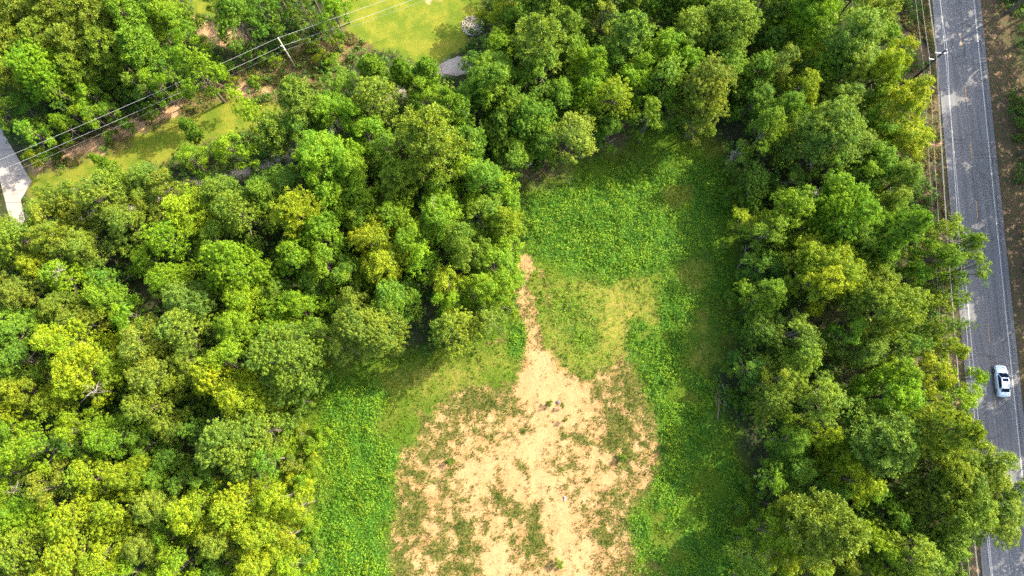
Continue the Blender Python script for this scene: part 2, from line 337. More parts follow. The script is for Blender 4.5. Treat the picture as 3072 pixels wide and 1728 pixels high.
for k in range(420):
    y0 = -30+k*.30; mb.add([(76.35+RS*y0, y0, .025), (76.62+RS*y0, y0, .025), (76.62+RS*y0, y0+.13, .025), (76.35+RS*y0, y0+.13, .025)], [(0, 1, 2, 3)])
tag(mb.build('rumble_strip', mat('rumble', (.07, .07, .07), .9)), kind='structure')
m = mat('concrete', rough=.85, spec=.25); nb = NB(m); p = nb.pos()
c = nb.mix(nb.ramp(nb.noise(.5, 6, .65, p), .35, .65), (.26, .225, .19), (.34, .30, .26)); c = nb.mix(nb.math('MULTIPLY', nb.ramp(nb.noise(3, 5, .6, p), .55, .7), .3), c, (.19, .16, .13))
yy_ = nb.math('FRACT', nb.math('MULTIPLY', nb.math('ADD', (lambda q: (nb.put(q.inputs[0], p), q.outputs[1])[1])(nb.new('ShaderNodeSeparateXYZ')), 200.0), .22))
c = nb.mix(nb.math('MULTIPLY', nb.math('LESS_THAN', yy_, .022), .7), c, (.08, .07, .06))
nb.put(nb.b.inputs['Base Color'], c); nb.bump(nb.noise(12, 3, .6, p), .2, .02); M['concrete'] = m
def slab(name, px, z0, z1, m):
    pts = [P(u, v)[:2] for u, v in px]; n = len(pts)
    vs = [(x, y, z0) for x, y in pts]+[(x, y, z1) for x, y in pts]
    fs = [tuple(range(n, 2*n))[::-1], tuple(range(n))]+[(i, (i+1) % n, (i+1) % n+n, i+n) for i in range(n)]
    me = bpy.data.meshes.new(name); me.from_pydata(vs, [], fs); me.update()
    import bmesh
    bm = bmesh.new(); bm.from_mesh(me); bmesh.ops.recalc_face_normals(bm, faces=bm.faces); bm.to_mesh(me); bm.free()
    return link(name, me, m)
tag(slab('driveway', [(-260,-100),(-150,60),(0,380),(95,545),(62,600),(75,660),(40,700),(25,640),(0,540),(-140,300),(-420,-60)], -.05, .05, M['concrete']), kind='structure')
tag(slab('concrete_pad', [(1322,192),(1375,168),(1420,182),(1425,215),(1370,228),(1330,222)], -.05, .05, M['concrete']), kind='structure')

# ------------------------------------------------------------------ trees
def unit(a): return a/np.maximum(np.linalg.norm(a, axis=-1, keepdims=True), 1e-9)
def leaf_quads(r, pos, nrm, size, aspect=.62):
    """diamond shaped leaves at pos facing nrm"""
    n = len(pos); t = unit(np.cross(nrm, r.normal(size=(n, 3)))); b = np.cross(nrm, t)
    L = (size*r.uniform(.65, 1.35, n))[:, None]; W = L*aspect
    bend = nrm*L*.22*r.uniform(-1, 1, (n, 1))
    V = np.stack([pos-t*L*.5, pos-b*W*.5+bend, pos+t*L*.5, pos+b*W*.5+bend], 1).reshape(-1, 3)
    return V, np.arange(n*4).reshape(n, 4)
def clump_leaves(r, c, cr, per, size, up=.35):
    """leaves on the outer shell of round clumps c (n,3) with radii cr (n,)"""
    n = len(c); d = unit(r.normal(size=(n, per, 3)) + np.array([0, 0, up])); rad = cr[:, None, None]*r.uniform(.55, 1.12, (n, per, 1))
    pos = (c[:, None]+d*rad*np.array([1, 1, .8])).reshape(-1, 3); nr = unit(d.reshape(-1, 3)+r.normal(size=(n*per, 3))*.34+np.array([0, 0, .22]))
    V, Q = leaf_quads(r, pos, nr, size); tone = np.clip(np.repeat(r.normal(.5, .2, n), per)+r.normal(0, .1, n*per), 0, 1)
    return V, Q, np.repeat(tone, 4)
def broadleaf(seed, R, Hh, lobes, density=1.0, leaf=.21, open_=0.0, base=.27):
    """crown of boughs, each a cluster of leafy clumps, with a forking trunk reaching every bough"""
    r = np.random.default_rng(seed); cz = Hh*(1+base)/2; hz = Hh*(1-base)/2
    lc = []; lr = []
    for i in range(lobes):
        a = i*2.399+r.uniform(-.5, .5); q = math.sqrt((i+.5)/lobes); rad = R*(.04+.74*q)*r.uniform(.62, 1.22)
        z = cz+hz*(.66-1.35*q**2.2)+r.normal(0, .07)*Hh; lc.append((rad*math.cos(a), rad*math.sin(a), z)); lr.append(R*r.uniform(.19, .41)*(1.12-.2*q))
    lc = np.array(lc); lr = np.array(lr); cc = []; cr = []; lt = []; fine = seed % 2; per = 26 if fine else 44
    for c, q in zip(lc, lr):
        m = int((48 if fine else 26)*density*(q/1.2)**2)+9; d = unit(r.normal(size=(m, 3))+np.array([0, 0, .45])+.5*unit(c-np.array([0, 0, cz*.8])))
        cc.append(c+d*q*r.uniform(.5, 1.45 if fine else 1.25, (m, 1))*np.array([1, 1, .9])); cr.append(r.gamma(9, .028 if fine else .042, m)); lt.append(np.full(m, r.normal(0, .22)))
    cc = np.concatenate(cc); cr = np.concatenate(cr); lt = np.concatenate(lt)
    keep = r.random(len(cc)) > open_; cc, cr, lt = cc[keep], cr[keep], lt[keep]
    V, Q, tone = clump_leaves(r, cc, cr, per, leaf*.86); tone = np.clip(tone+np.repeat(lt, per*4), 0, 1)
    crown = mesh_np('crown', V, Q, tone)
    tr = MB(); k = R/4
    pts = [(0, 0, -.15)]+[(r.normal(0, .12)*z, r.normal(0, .12)*z, Hh*z) for z in (.2, .42, .6, .8)]
    tr.tube(pts, [.26*k, .21*k, .17*k, .12*k, .05*k], 7)
    for c in lc:
        s = Vector(pts[r.integers(2, 4)]); e = Vector(c)*1.0; mdl = s.lerp(e, .5)+Vector((0, 0, -.4*k+r.normal(0, .2)))
        tr.tube([s, mdl, e+Vector((0, 0, .25*k))], [.11*k, .07*k, .025*k], 5)
        for j in range(3):
            f = e+Vector(tuple(r.normal(0, .55, 3)*k)); tr.tube([mdl.lerp(e, .6), f], [.04*k, .014*k], 4)
    me = bpy.data.meshes.new('trunk'); me.from_pydata(tr.v, [], tr.f); me.update(); me.materials.append(M['bark']); crown.materials.append(M['leaf'])
    return crown, me, R, Hh
def pine(seed, R, Hh, density=1.0, base=.45):
    """open crown of whorled branches carrying upturned tufts of needles"""
    r = np.random.default_rng(seed); tr = MB(); k = R/3.6; tufts = []
    pts = [(0, 0, -.15), (.1, .05, Hh*.3), (.0, .12, Hh*.6), (.05, .0, Hh*.97)]; tr.tube(pts, [.24*k, .20*k, .14*k, .03*k], 7)
    nb_ = int(46)
    for i in range(nb_):
        t = (i+.5)/nb_; z = Hh*(base+(1-base)*t*.97); ln = R*(1-t**2.2*.85)*r.uniform(.55, 1.12)*(.7+.3*min(1, t*4)); a = i*2.399+r.uniform(-.4, .4)
        d = Vector((math.cos(a), math.sin(a), 0)); s = Vector((0, 0, z)); m1 = s+d*ln*.5+Vector((0, 0, ln*.05)); e = s+d*ln+Vector((0, 0, ln*(.05+.35*t)))
        tr.tube([s, m1, e], [.05*k, .035*k, .012], 4)
        for j in range(int((6+ln*6.0)*density)):
            q = r.uniform(.25, 1.02)**.8; p = s.lerp(e, q)+Vector((-d.y, d.x, 0))*r.normal(0, .28*ln*q+.05)*.8; tufts.append((p.x, p.y, p.z+r.uniform(0, .35)))
    tufts = np.array(tufts); n = len(tufts); per = 22
    d = unit(r.normal(size=(n, per, 3))+np.array([0, 0, .55])); L = r.uniform(.24, .46, (n, per, 1)); s = tufts[:, None]; side = unit(np.cross(d, r.normal(size=(n, per, 3))))*.035
    V = np.stack([s+d*.04-side*.6, s+d*.04+side*.6, s+d*L+side*1.2, s+d*L-side*1.2], 2).reshape(-1, 3); Q = np.arange(n*per*4).reshape(-1, 4)
    tone = np.repeat(np.clip(r.normal(.5, .22, n), 0, 1), per*4)
    crown = mesh_np('crown', V, Q, tone); crown.materials.append(M['needle'])
    me = bpy.data.meshes.new('trunk'); me.from_pydata(tr.v, [], tr.f); me.update(); me.materials.append(M['pine_bark'])
    return crown, me, R, Hh
protos = {'b': [broadleaf(100+i, 2.6, 11, 9, 1.0, .19) for i in range(5)] + [broadleaf(120+i, 3.7, 14, 16, 1.0, .21) for i in range(8)] + [broadleaf(140+i, 5.0, 16, 26, 1.0, .22, base=.32) for i in range(5)],
          'p': [pine(200+i, 2.8, 13) for i in range(3)] + [pine(220+i, 4.2, 16, 1.15) for i in range(3)],
          't': [broadleaf(160+i, 3.0, 12, 9, .42, .20, .45) for i in range(2)],
          's': [broadleaf(180+i, 1.6, 2.6, 7, .8, .17, base=.1) for i in range(4)]}
COL = {'Y': (.255, .320, .012), 'L': (.195, .310, .012), 'G': (.150, .255, .018), 'O': (.200, .260, .022), 'D': (.115, .215, .016), 'P': (.185, .262, .026)}
CW = {'Y': 'yellow-green', 'L': 'lime-green', 'G': 'mid-green', 'O': 'olive-green', 'D': 'dark green', 'P': 'pale grey-green'}
CATG = {'b': ('broadleaf_tree', 'broadleaf tree', 'tree'), 'p': ('pine_tree', 'pine tree', 'pine tree'), 't': ('thin_tree', 'thin half-bare tree', 'tree'), 's': ('shrub', 'shrub', 'shrub')}
SIZES = {'b': (11, 15.5), 'p': (13, 17)}
TREES = '''@nw
55 35 62 p O;165 25 60 p O;275 50 66 p O;385 55 60 p G;30 125 58 p O;130 125 62 p O;225 140 62 p O;325 150 60 p O;420 145 55 p G
505 50 60 b L|bright lime tree at the wood's corner, touching the small top lawn patch;560 110 45 b L|small lime tree directly above the tall lime one beside the small lawn patch
585 205 60 b L 1.05|lime-green tree at the right end of the upper-left wood, overhanging the power lines
130 210 76 b L|broad lime-green tree nearest the left edge in the wood above the power lines;35 240 55 b O;235 215 45 p O;500 165 42 b D;265 280 44 b L;190 280 50 b L;340 235 45 b D;420 250 48 b G
470 250 42 b L;75 320 58 b D;98 395 52 b L|lime-green tree just above the shaded end of the concrete driveway;182 368 34 b L|small lime tree showing a slanting pale trunk beside the wires
272 340 42 b L .8;355 290 45 b D;215 410 30 b D;12 355 46 b G;535 250 35 b D;300 180 44 b D;450 60 46 b G;500 220 36 b G;100 466 34 s Y 1.6|yellow-green bush standing between the driveway and the wire strip
205 335 36 b G .8;330 340 34 b G .7;-30 60 60 p O;-30 190 60 b O;-30 310 60 b G;60 -40 60 p O;180 -40 60 p O;300 -35 60 p G;420 -40 60 p G
445 330 26 s G 1.5;385 370 24 s D 1.3;505 292 26 s G 1.5;560 262 24 s G 1.5;330 405 22 s G 1.3;150 455 22 s D 1.3
@nm
700 40 74 b G|broad mid-green tree left of the half-bare trunk, between the two lawns;640 10 42 b G;805 40 48 t G;905 15 52 t O|half-bare olive tree with a slanting trunk at the top lawn's left
1000 30 45 b L|lime-green tree at the left end of the big top lawn;988 78 32 b G;770 100 45 b D;655 148 42 b D .8;720 172 40 b D .6;735 110 40 b D .8
845 130 20 s L 1.2;872 112 20 s L 1.2;960 80 20 s G 1.1;790 165 22 s G 1.2;820 175 22 s L 1.2;610 160 30 s D 1.6;640 195 30 s D 1.4;690 205 28 s D 1.2;590 120 28 s D 1.4
700 -45 60 b G;820 -50 60 b G;920 -50 55 b G;1010 -30 45 b G
@lw
896 300 60 p P|large feathery grey-green pine at the foot of the pale utility pole;742 330 58 b L|lime-green tree with a pointed top poking into the green end of the strip
575 392 30 p G;578 480 50 b L;700 448 62 b L;312 492 26 p G|dark green pine tuft standing out over the strip's lower lawn;235 580 40 b O;150 590 38 b O;430 532 50 b P|pale grey-green tree on the strip's lower edge, left of a lime one
655 575 60 b P;965 470 82 b L|brightest lime-green crown in the upper part of the left wood;980 330 62 b L;340 560 56 p O;820 400 42 p O;1118 218 52 p G|mid-green pine at the bottom left corner of the top lawn
1030 262 44 b G;1280 228 50 p G|mid-green pine just left of the grey concrete pad;1205 222 40 p G;1125 290 70 b P;1270 280 46 b L;1350 330 58 p G;1050 345 50 b L;1100 400 56 b L;1155 445 46 b G
1290 420 96 p O|largest olive-green pine in the upper part of the left wood;1405 430 52 p G;1450 535 66 b G;1200 540 60 p O;1060 520 60 b L;1320 560 50 b L;900 390 46 b G;860 560 60 b D;780 560 52 b D;500 560 50 b O
1160 500 50 b D;1390 500 50 b L;1510 560 46 b L|lime-green tree at the clearing's upper left corner;
135 645 50 b O|olive tree beside the sunlit end of the concrete driveway;200 620 60 b O;300 600 62 b P;360 660 56 b O;60 720 60 b O;150 720 65 b O;240 740 60 b O;440 620 42 b O
555 640 66 p Y|feathery yellow pine standing alone in colour in the left wood;450 600 45 b P;720 640 66 b P;785 590 45 p G;890 640 68 p Y;500 715 65 b L;640 720 52 b G;100 800 48 b Y
200 830 56 b L;440 780 50 b L;520 835 62 b L;690 795 76 b L;880 760 62 b L;960 700 62 b L;980 800 56 b L;330 850 48 b G;310 890 58 b L;60 880 60 b O;60 985 62 b G;170 920 52 b O
230 965 60 b O;395 950 52 b L;560 900 70 b P;560 985 70 b P|pale tree with bare grey twigs at the heart of the left wood;720 890 62 b L;705 980 62 b L;820 880 50 b D;890 920 56 b L;190 1030 68 b Y;420 1020 66 b O
255 1105 82 b Y|bright yellow-green tree right above the grey dead snag in the left wood;60 1080 60 b G;120 1130 50 b O;440 1125 70 b O;570 1080 56 b P;680 1085 66 b L;820 1000 62 b L;850 1080 92 b P|broad grey-green tree above the left bright-green ground cover
640 1140 66 b Y;930 1140 40 b G;960 1000 50 b G;940 860 48 b D;620 780 40 b D;380 720 42 b D;380 600 36 b D;150 870 40 b D;480 960 36 b D;340 1000 36 b D;560 830 34 b D
1080 600 56 b L;1180 640 62 b L;1320 640 72 b L;1240 705 60 b L;1440 640 62 b G;1508 660 52 b Y|yellow-green tree at the clearing's left edge, level with the kudzu patch;1525 600 42 b L;1120 720 60 b Y
1150 790 74 b Y|yellow-tipped crown in the left wood, directly above the dark cove;1400 740 66 b G;1480 785 60 b L;1528 740 42 b L|lime tree beside the pale head of the sandy track;1265 780 52 b L;1340 850 50 b Y;1450 870 56 b L;1515 850 46 b L
1345 910 46 b L;1040 830 52 b G;1180 880 60 b G;1260 930 46 b D .7;1165 930 44 b G;1110 990 78 b P|grey-green tree with twigs jutting into the shaded cove at the wood's foot
1060 900 46 b O;1040 1040 52 b P;1170 1030 36 b P;1360 985 70 b O|olive tree forming the lowest tip of the wood beside the track;1465 955 50 b P;1500 900 42 b L;1080 660 46 b G;1000 600 60 b L;1390 820 46 b D;1220 850 46 b D;1420 600 40 b L
50 1170 60 b Y;160 1200 62 b Y;250 1180 32 b L .8;230 1285 52 b L;220 1340 52 b G;330 1310 64 b L;90 1350 76 b L;440 1220 56 b O;500 1275 50 b O;430 1330 50 b D;500 1400 55 b D
720 1190 78 b Y|vivid yellow-green tree above the mound of grey-green crowns;790 1190 60 b Y;690 1330 84 b P|biggest grey-green crown in the lower left wood, beside the scrubby bank;780 1290 60 b P;800 1380 46 b G;620 1440 42 b G;600 1290 46 b G;900 1200 34 b G
280 1430 62 b Y;380 1430 60 b Y;150 1460 56 b O;20 1420 42 t O|half-bare pale tree cut by the left edge of the photo;110 1520 62 b L;40 1560 60 b L;230 1560 66 b Y;350 1540 62 b Y;460 1520 60 b O;60 1650 76 b O
200 1650 70 b Y;320 1660 62 b Y;430 1640 60 b O;570 1540 66 b Y;690 1520 66 b Y;820 1500 60 b Y;640 1620 58 b O|dull brownish olive tree among yellow ones near the bottom edge;765 1600 66 b Y;860 1610 46 b Y;760 1700 60 b Y;860 1700 46 b L;530 1700 60 b L;640 1710 50 b D
380 1725 52 b L;150 1730 60 b Y;895 1520 40 b Y|small yellow-green tree nearest the left ground cover strip;470 1440 40 b G;330 1370 36 b D;560 1440 46 b G;20 1290 46 b L;500 1600 48 b L;270 1740 50 b Y;540 1150 46 b O;20 1760 60 b O
-30 700 50 b O;-30 830 60 b O;-35 960 60 b G;-35 1100 60 b O;-35 1250 60 b Y;-35 1500 60 b L;-35 1640 60 b O;460 1760 50 b L;600 1770 50 b L;700 1780 55 b Y;830 1780 50 b Y
@nc
1512 45 58 b Y .8|yellow-green tree right of the stone bed at the lawn's edge;1502 130 50 b L .8|lime-green tree beside the stone bed, above the concrete pad;1432 190 38 b G 0.8|dark tree leaning over the right side of the concrete pad
1640 30 60 p P;1615 130 76 p P|broad grey-green pine to the right of the stone bed;1700 90 56 p P;1735 35 36 b L;1775 195 56 b L;1770 275 50 b L;1480 240 82 b G|broad mid-green crown just below the concrete pad;1405 290 55 b G
1620 215 66 b G;1530 330 60 b G;1500 385 56 b G;1600 370 70 b G;1720 395 70 b P|pale-tipped tree overhanging the long brush pile;1540 455 60 b G .8;1640 430 46 b G;1845 290 58 b Y|yellow-tipped tree on the clearing's top edge, right of the brush pile's tree
1830 375 44 b G .8;1810 40 52 t O|sparse brownish tree with bare twigs near the middle of the top edge;1895 110 72 p P;1990 150 60 b L;1930 205 50 b L;1900 235 50 b L;2010 235 60 b G;1950 350 48 b G;1900 30 42 b G;1990 40 50 b D
2085 95 76 b O;2200 75 76 b O;2100 15 55 b G;2190 190 60 b G;2060 180 58 b L;2120 265 74 b O|olive tree bulging out over the clearing's top right corner;2095 340 46 b O;2085 385 28 b P .6|small pale bushy tree at the clearing's top, below the bulging olive one
1710 150 50 b G;1690 290 50 b G;1780 350 40 b D;1850 190 44 b G;2150 150 46 b G;2020 330 40 b G .8;1560 60 50 b G
1520 -50 60 b L;1620 -50 70 p P;1760 -50 70 b G;1900 -50 70 b G;2040 -50 70 b G;2180 -50 70 b L;2320 -50 60 b G;2460 -50 60 b L;2590 -45 50 b O
@re
2320 60 50 b D;2330 125 48 b D;2440 20 76 b L;2400 75 50 b L;2570 105 92 b P|broad pale crown near the top edge, left of the brown roadside bank;2650 35 52 b O;2660 120 42 b L;2706 150 38 b Y|yellow-green tree whose crown hides the roadside just above the dark pole
2660 205 62 b Y;2430 180 44 b Y;2415 255 50 b Y|yellow spire-like crown standing bright among dark trees, top right;2290 205 50 b G;2345 190 45 b P;2490 200 60 b G;2560 195 58 b P;2270 290 58 b D;2365 320 52 b G;2300 385 54 b G
2722 305 78 b Y|vivid yellow-green tree pressing on the road just below the dark pole;2728 415 72 b Y|vivid yellow-green tree at the road, below its twin;2530 300 54 b P;2500 405 86 b P|greyish tree above the long bare trunk, in the belt along the road;2575 440 60 b P;2650 405 50 b G
2640 480 60 b G;2715 530 60 b P;2410 390 45 b P;2215 460 46 t D|sparse bluish-green young tree with fan of bare branches at the clearing;2290 480 44 b D;2270 550 54 b D;2375 540 48 b D;2515 570 60 b L;2380 630 70 b L|lime-green crown left of the grey twiggy snag;2540 645 80 b L
2230 660 40 b Y .8|small yellow-green tree at the clearing's right edge above a bare stem;2300 700 50 b G;2680 605 60 b O;2700 690 76 p G;2820 690 52 b P;2900 730 50 b P;2910 800 68 t P|sparse pale tree reaching farthest over the road;2860 840 46 b P;2580 735 58 b G;2640 770 55 b G
2800 770 66 b G;2740 835 46 b G;2420 760 66 b Y;2480 830 84 b Y|large yellow-green crown in the middle of the roadside belt;2290 800 54 b D;2300 885 56 b G;2620 850 60 b P;2660 925 96 b P|massive grey-green crown in the middle of the roadside belt
2830 905 50 b P;2830 975 46 b P;2880 985 26 t P|little twiggy branch crown poking over the road edge line;2390 1000 66 b P;2400 1085 60 b P;2280 980 58 b D;2470 930 46 b D;2540 1000 52 b G;2600 1050 60 b P;2720 1030 56 b G;2845 1050 50 b Y;2790 1120 60 b Y
2700 1120 62 b L;2900 1135 42 b L|small lime-green crown nearest the white car;2250 1110 48 b D;2335 1140 50 b O;2320 1205 56 b O;2460 1195 74 b P;2690 1185 82 b L|broad lime-green crown left of the white car;2870 1195 58 b L;2640 1320 100 p P|huge grey-green round pine in the lower right
2560 1220 32 p O;2830 1290 94 p O|broad olive pine against the road below the white car;2470 1310 50 b Y;2520 1375 58 b Y;2565 1440 56 b Y|lowest of three yellow crowns in a diagonal row, lower right;2610 1480 46 b L;2380 1320 54 b G;2290 1270 46 b D;2400 1400 56 b G .85
2315 1435 48 b G .85;2860 1420 84 b P;2965 1425 74 b P|pale grey-green tree covering both road lines, lower right;3005 1545 76 b P|pale grey-green crown farthest right, bulging across the whole road;3015 1465 52 b P;2900 1545 80 b P;2850 1625 58 b P;2780 1480 64 b P;2485 1590 102 p O|huge olive round pine near the bottom edge, lower right
2370 1530 44 p O;2310 1600 54 b L;2360 1675 50 b Y;2250 1680 56 b G;2640 1640 58 b L;2740 1655 74 b P;2830 1650 56 b G;2540 1705 45 b O;2440 1720 46 b Y;2680 1540 56 b D;2700 1440 40 b D;2620 1560 40 b D;2490 1470 50 b D;2390 1220 40 b D;2450 1110 40 b D;2560 910 40 b D;2360 900 46 b D;2370 830 46 b D
2290 750 40 b D;2480 340 40 b D;2330 430 40 b D;2400 470 44 b D;2250 400 40 b D;2260 210 36 b D;2240 880 34 b D .8;2215 980 30 s D 2;2280 1160 40 b D;2260 1380 36 b D;2300 1520 40 b D;2230 1620 30 s G 2;2190 580 26 s D 2;2500 500 44 b G;2440 460 40 b D;2590 520 44 b G
2620 300 44 b G;2600 360 40 b G;2640 1760 60 b G;2500 1780 60 b O;2380 1770 50 b G;2260 1760 50 b G;2760 1770 60 b G
2195 1190 22 s D 1.2;2185 1100 22 s G 1.2;2235 1210 24 s D 1.4;2240 1450 24 s G 1.3;2225 1530 24 s G 1.4;2190 900 22 s G 1.3;2175 740 20 s G 1.2
@bs
850 1330 32 s L;900 1300 28 s O;935 1335 28 s L;870 1390 32 s O;935 1410 28 s L;900 1455 30 s L;850 1270 26 s L;960 1300 22 s L;880 1250 24 s O;945 1370 20 s Y;915 1500 22 s O;930 1580 26 s L;940 1650 26 s G;915 1690 26 s G;870 1440 20 s Y
960 170 22 s Y;1010 125 16 s O;700 240 20 s O;930 130 20 s O;990 180 22 s L;760 240 20 s L'''
GROUPS = {'nw': ('in the wood above the power lines', 'trees of the wood above the power lines'), 'nm': ('beside the top lawn', 'trees by the lawn at the top'),
          'lw': ('in the left wood', 'trees of the big left wood'), 'nc': ('in the wood above the clearing', 'trees of the wood above the clearing'),
          're': ('in the belt along the road', 'trees of the belt between clearing and road'), 'rr': ('beyond the road', 'trees on the far side of the road'),
          'bs': ('on the scrubby bank', 'shrubs on the scrubby bank')}
trng = np.random.default_rng(42); ALL = []
def add_tree(u, v, r, kind, col, grp, label=None, hf=1.0):
    hgt = {'s': 1.2+r*.04}.get(kind, np.clip(5.5+r*.135, 7, 18)*trng.uniform(.88, 1.12))*hf*(1.04 if grp == 're' else 1.0)
    if col == 'D' and kind != 's': hgt *= .72
    elif kind == 'p': hgt *= 1.12
    zc = hgt*.70; x, y, _ = P(u, v, zc); rm = r*scale_at(u, v, zc)*(1.08 if (grp == 're' and u > 2650 and v < 1380) else (1.0 if (u < 820 and 235 < v < 500) or (v < 260 and 1040 < u < 1320) or grp == 'nm' else 1.24))
    lst = protos[kind]
    near = sorted(range(len(lst)), key=lambda i: abs(lst[i][2]-rm))[:(6 if kind in 'b' else 3)]
    cme, tme, R0, H0 = lst[near[trng.integers(len(near))]]
    nm, word, cat = CATG[kind]; o = empty(nm, (x, y, -.02), trng.uniform(0, 6.28))
    q = trng.uniform(.86, 1.16) if r > 40 else 1.0; o.scale = (rm/R0*q, rm/R0/q, hgt/H0)
    t = bpy.data.objects.new('trunk', tme); C.objects.link(t); t.parent = o
    c = bpy.data.objects.new('crown', cme); C.objects.link(c); c.parent = o
    b = np.array(COL[col])*trng.uniform(.9, 1.1)*np.array([trng.uniform(.9, 1.08), 1, trng.uniform(.8, 1.2)]); c.color = (*b, 1)
    tag(o, label, cat, GROUPS[grp][1]); ALL.append((o, u, v, r, col, word, label)); return o
grp = None
for ln in TREES.strip().split('\n'):
    ln = ln.strip()
    if not ln: continue
    if ln[0] == '@': grp = ln[1:]; continue
    for item in ln.split(';'):
        item = item.strip()
        if not item: continue
        body, _, lab = item.partition('|'); f = body.split()
        if not lab and (f[4] == 'D' and float(f[2]) <= 46 and f[3] != 's'): continue
        add_tree(float(f[0]), float(f[1]), float(f[2]), f[3], f[4], grp, lab.strip() or None, float(f[5]) if len(f) > 5 else 1.0)
# trees on the far side of the road: they stand beyond its verge and their shade falls over it
for row, (rx, hh) in enumerate(((86.0, 1.0), (92.0, 1.15))):
    for k in range(20):
        y = -24+k*6.3+trng.uniform(-1.2, 1.2)+row*3
        if any(abs(y-g) < w_ for g, w_ in ((55.5, 2.6), (24, 1.8), (1.0, 2.2), (84, 3.0))) and row == 0: continue
        x = rx-(4.0 if (row == 0 and y > 38) else .8)+RS*y+trng.uniform(-1.3, 1.3); hgt = 23*hh*trng.uniform(.92, 1.08); u, v = to_px(x, y, hgt*.7)
        lab = None
        if row == 1 or u > 3110: lab = 'tall green tree on the far side of the road, crown beyond the right edge'
        add_tree(float(u), float(v), 92, 'bt'[k % 4 == 2], 'DG'[k % 2], 'rr', lab, hgt/(17.9)*1.0)

# ------------------------------------------------------------------ uncountable ground cover (real leaves standing on the ground)
def leafmat(name, a, b, trans=.3, warm=(1.3, 1.08, .8), cool=(.7, .9, 1.0)):
    m = leaf_material(name, color=None, warm=warm, cool=cool, trans=trans); nb = NB(m)
    c = nb.mix(nb.ramp(nb.noise(.35, 4, .6, nb.pos()), .35, .65), a, b)
    oi = [n for n in nb.n if n.type == 'OBJECT_INFO'][0]
    for l in list(nb.t.links):
        if l.from_node == oi: nb.t.links.new(c, l.to_socket)
    return m
crng = np.random.default_rng(99)
def spots(n, key, thr=.5, box=(-90, 90, -24, 79), fn=None):
    x = crng.uniform(box[0], box[1], n); y = crng.uniform(box[2], box[3], n); Z = zones(x, y)
    k = fn(Z, x, y) if fn else Z[key]; keep = crng.random(n) < k if thr is None else k > thr
    return x[keep], y[keep], {a: b[keep] for a, b in Z.items()}
def cover_quads(x, y, z, size, tilt, tone_seed=3, aspect=.75, tcell=1.5):
    n = len(x); pos = np.stack([x, y, z], 1); nr = unit(crng.normal(size=(n, 3))*tilt+np.array([0, 0, 1.0]))
    V, Q = leaf_quads(crng, pos, nr, size, aspect)
    tone = np.clip(.5+.35*fbm(x, y, tcell, tone_seed, 3)+crng.normal(0, .13, n), 0, 1); return V, Q, np.repeat(tone, 4)
# vines and tall weeds carpeting the clearing's edges
kx, ky, kz = spots(330000, 'kudzu', None, (-35, 42, -24, 56))
hh = np.clip(.36+.38*fbm(kx, ky, 1.4, 51, 4)+.12*fbm(kx, ky, .5, 57, 2), .03, 1.2)
V, Q, T = cover_quads(kx, ky, hh*crng.uniform(.55, 1.0, len(kx)), .21, .75, 61)
mx_, my_, _z = spots(24000, None, None, (-35, 42, -24, 56), lambda Z, x, y: Z['kudzu']*np.clip(fbm(x, y, 2.2, 53, 4)*1.6+.42, .05, 1))
mh = np.clip(.36+.38*fbm(mx_, my_, 1.4, 51, 4), .1, 1.3); V2, Q2, T2 = clump_leaves(crng, np.stack([mx_, my_, mh+.1], 1), crng.uniform(.14, .42, len(mx_)), 15, .19)
V = np.concatenate([V, V2]); Q = np.concatenate([Q, Q2+len(T)]); T = np.concatenate([T, np.clip(T2+.12, 0, 1)])
tag(link('vine_cover', mesh_np('vine_cover', V, Q, T, None), leafmat('vine_leaf', (.085, .180, .006), (.170, .265, .008), .22, warm=(1.02, 1.06, .9), cool=(.82, .90, 1.0))), kind='stuff')
x, y, Z = spots(5200, None, None, (-35, 42, -24, 56), lambda Z, x, y: Z['clear']*(1-np.clip(Z['sand']*1.5, 0, 1))*np.clip(fbm(x, y, 5, 151, 4)*1.4+.12, 0, .8))
c = np.stack([x, y, crng.uniform(.35, .95, len(x))], 1); V, Q, T = clump_leaves(crng, c, crng.uniform(.18, .5, len(c)), 20, .20)
tag(link('tall_weeds', mesh_np('tall_weeds', V, Q, T), leafmat('tall_weed_leaf', (.085, .170, .010), (.160, .235, .012))), kind='stuff')
# loose grass and weeds between
x, y, Z = spots(420000, None, None, (-40, 45, -24, 56), lambda Z, x, y: Z['clear']*(1-Z['kudzu'])*(1-.97*np.clip(Z['sand']*1.4, 0, 1))*(1-.55*Z['dry'])*(1-.6*Z['mulch'])*.75)
V, Q, T = cover_quads(x, y, crng.uniform(.02, .16, len(x)), .17, 1.0, 71, .35)
x, y, Z = spots(26000, None, None, (-40, 45, -24, 56), lambda Z, x, y: Z['clear']*(1-Z['kudzu'])*(1-.97*np.clip(Z['sand']*1.4, 0, 1))*(1-.6*Z['dry'])*np.clip(fbm(x, y, 2, 59, 4)*1.5+.3, 0, 1))
V2, Q2, T2 = clump_leaves(crng, np.stack([x, y, np.full(len(x), .1)], 1), crng.uniform(.1, .28, len(x)), 11, .16); V = np.concatenate([V, V2]); Q = np.concatenate([Q, Q2+len(T)]); T = np.concatenate([T, T2])
tag(link('wild_grass', mesh_np('wild_grass', V, Q, T), leafmat('grass_blade', (.080, .155, .006), (.135, .180, .008))), kind='stuff')
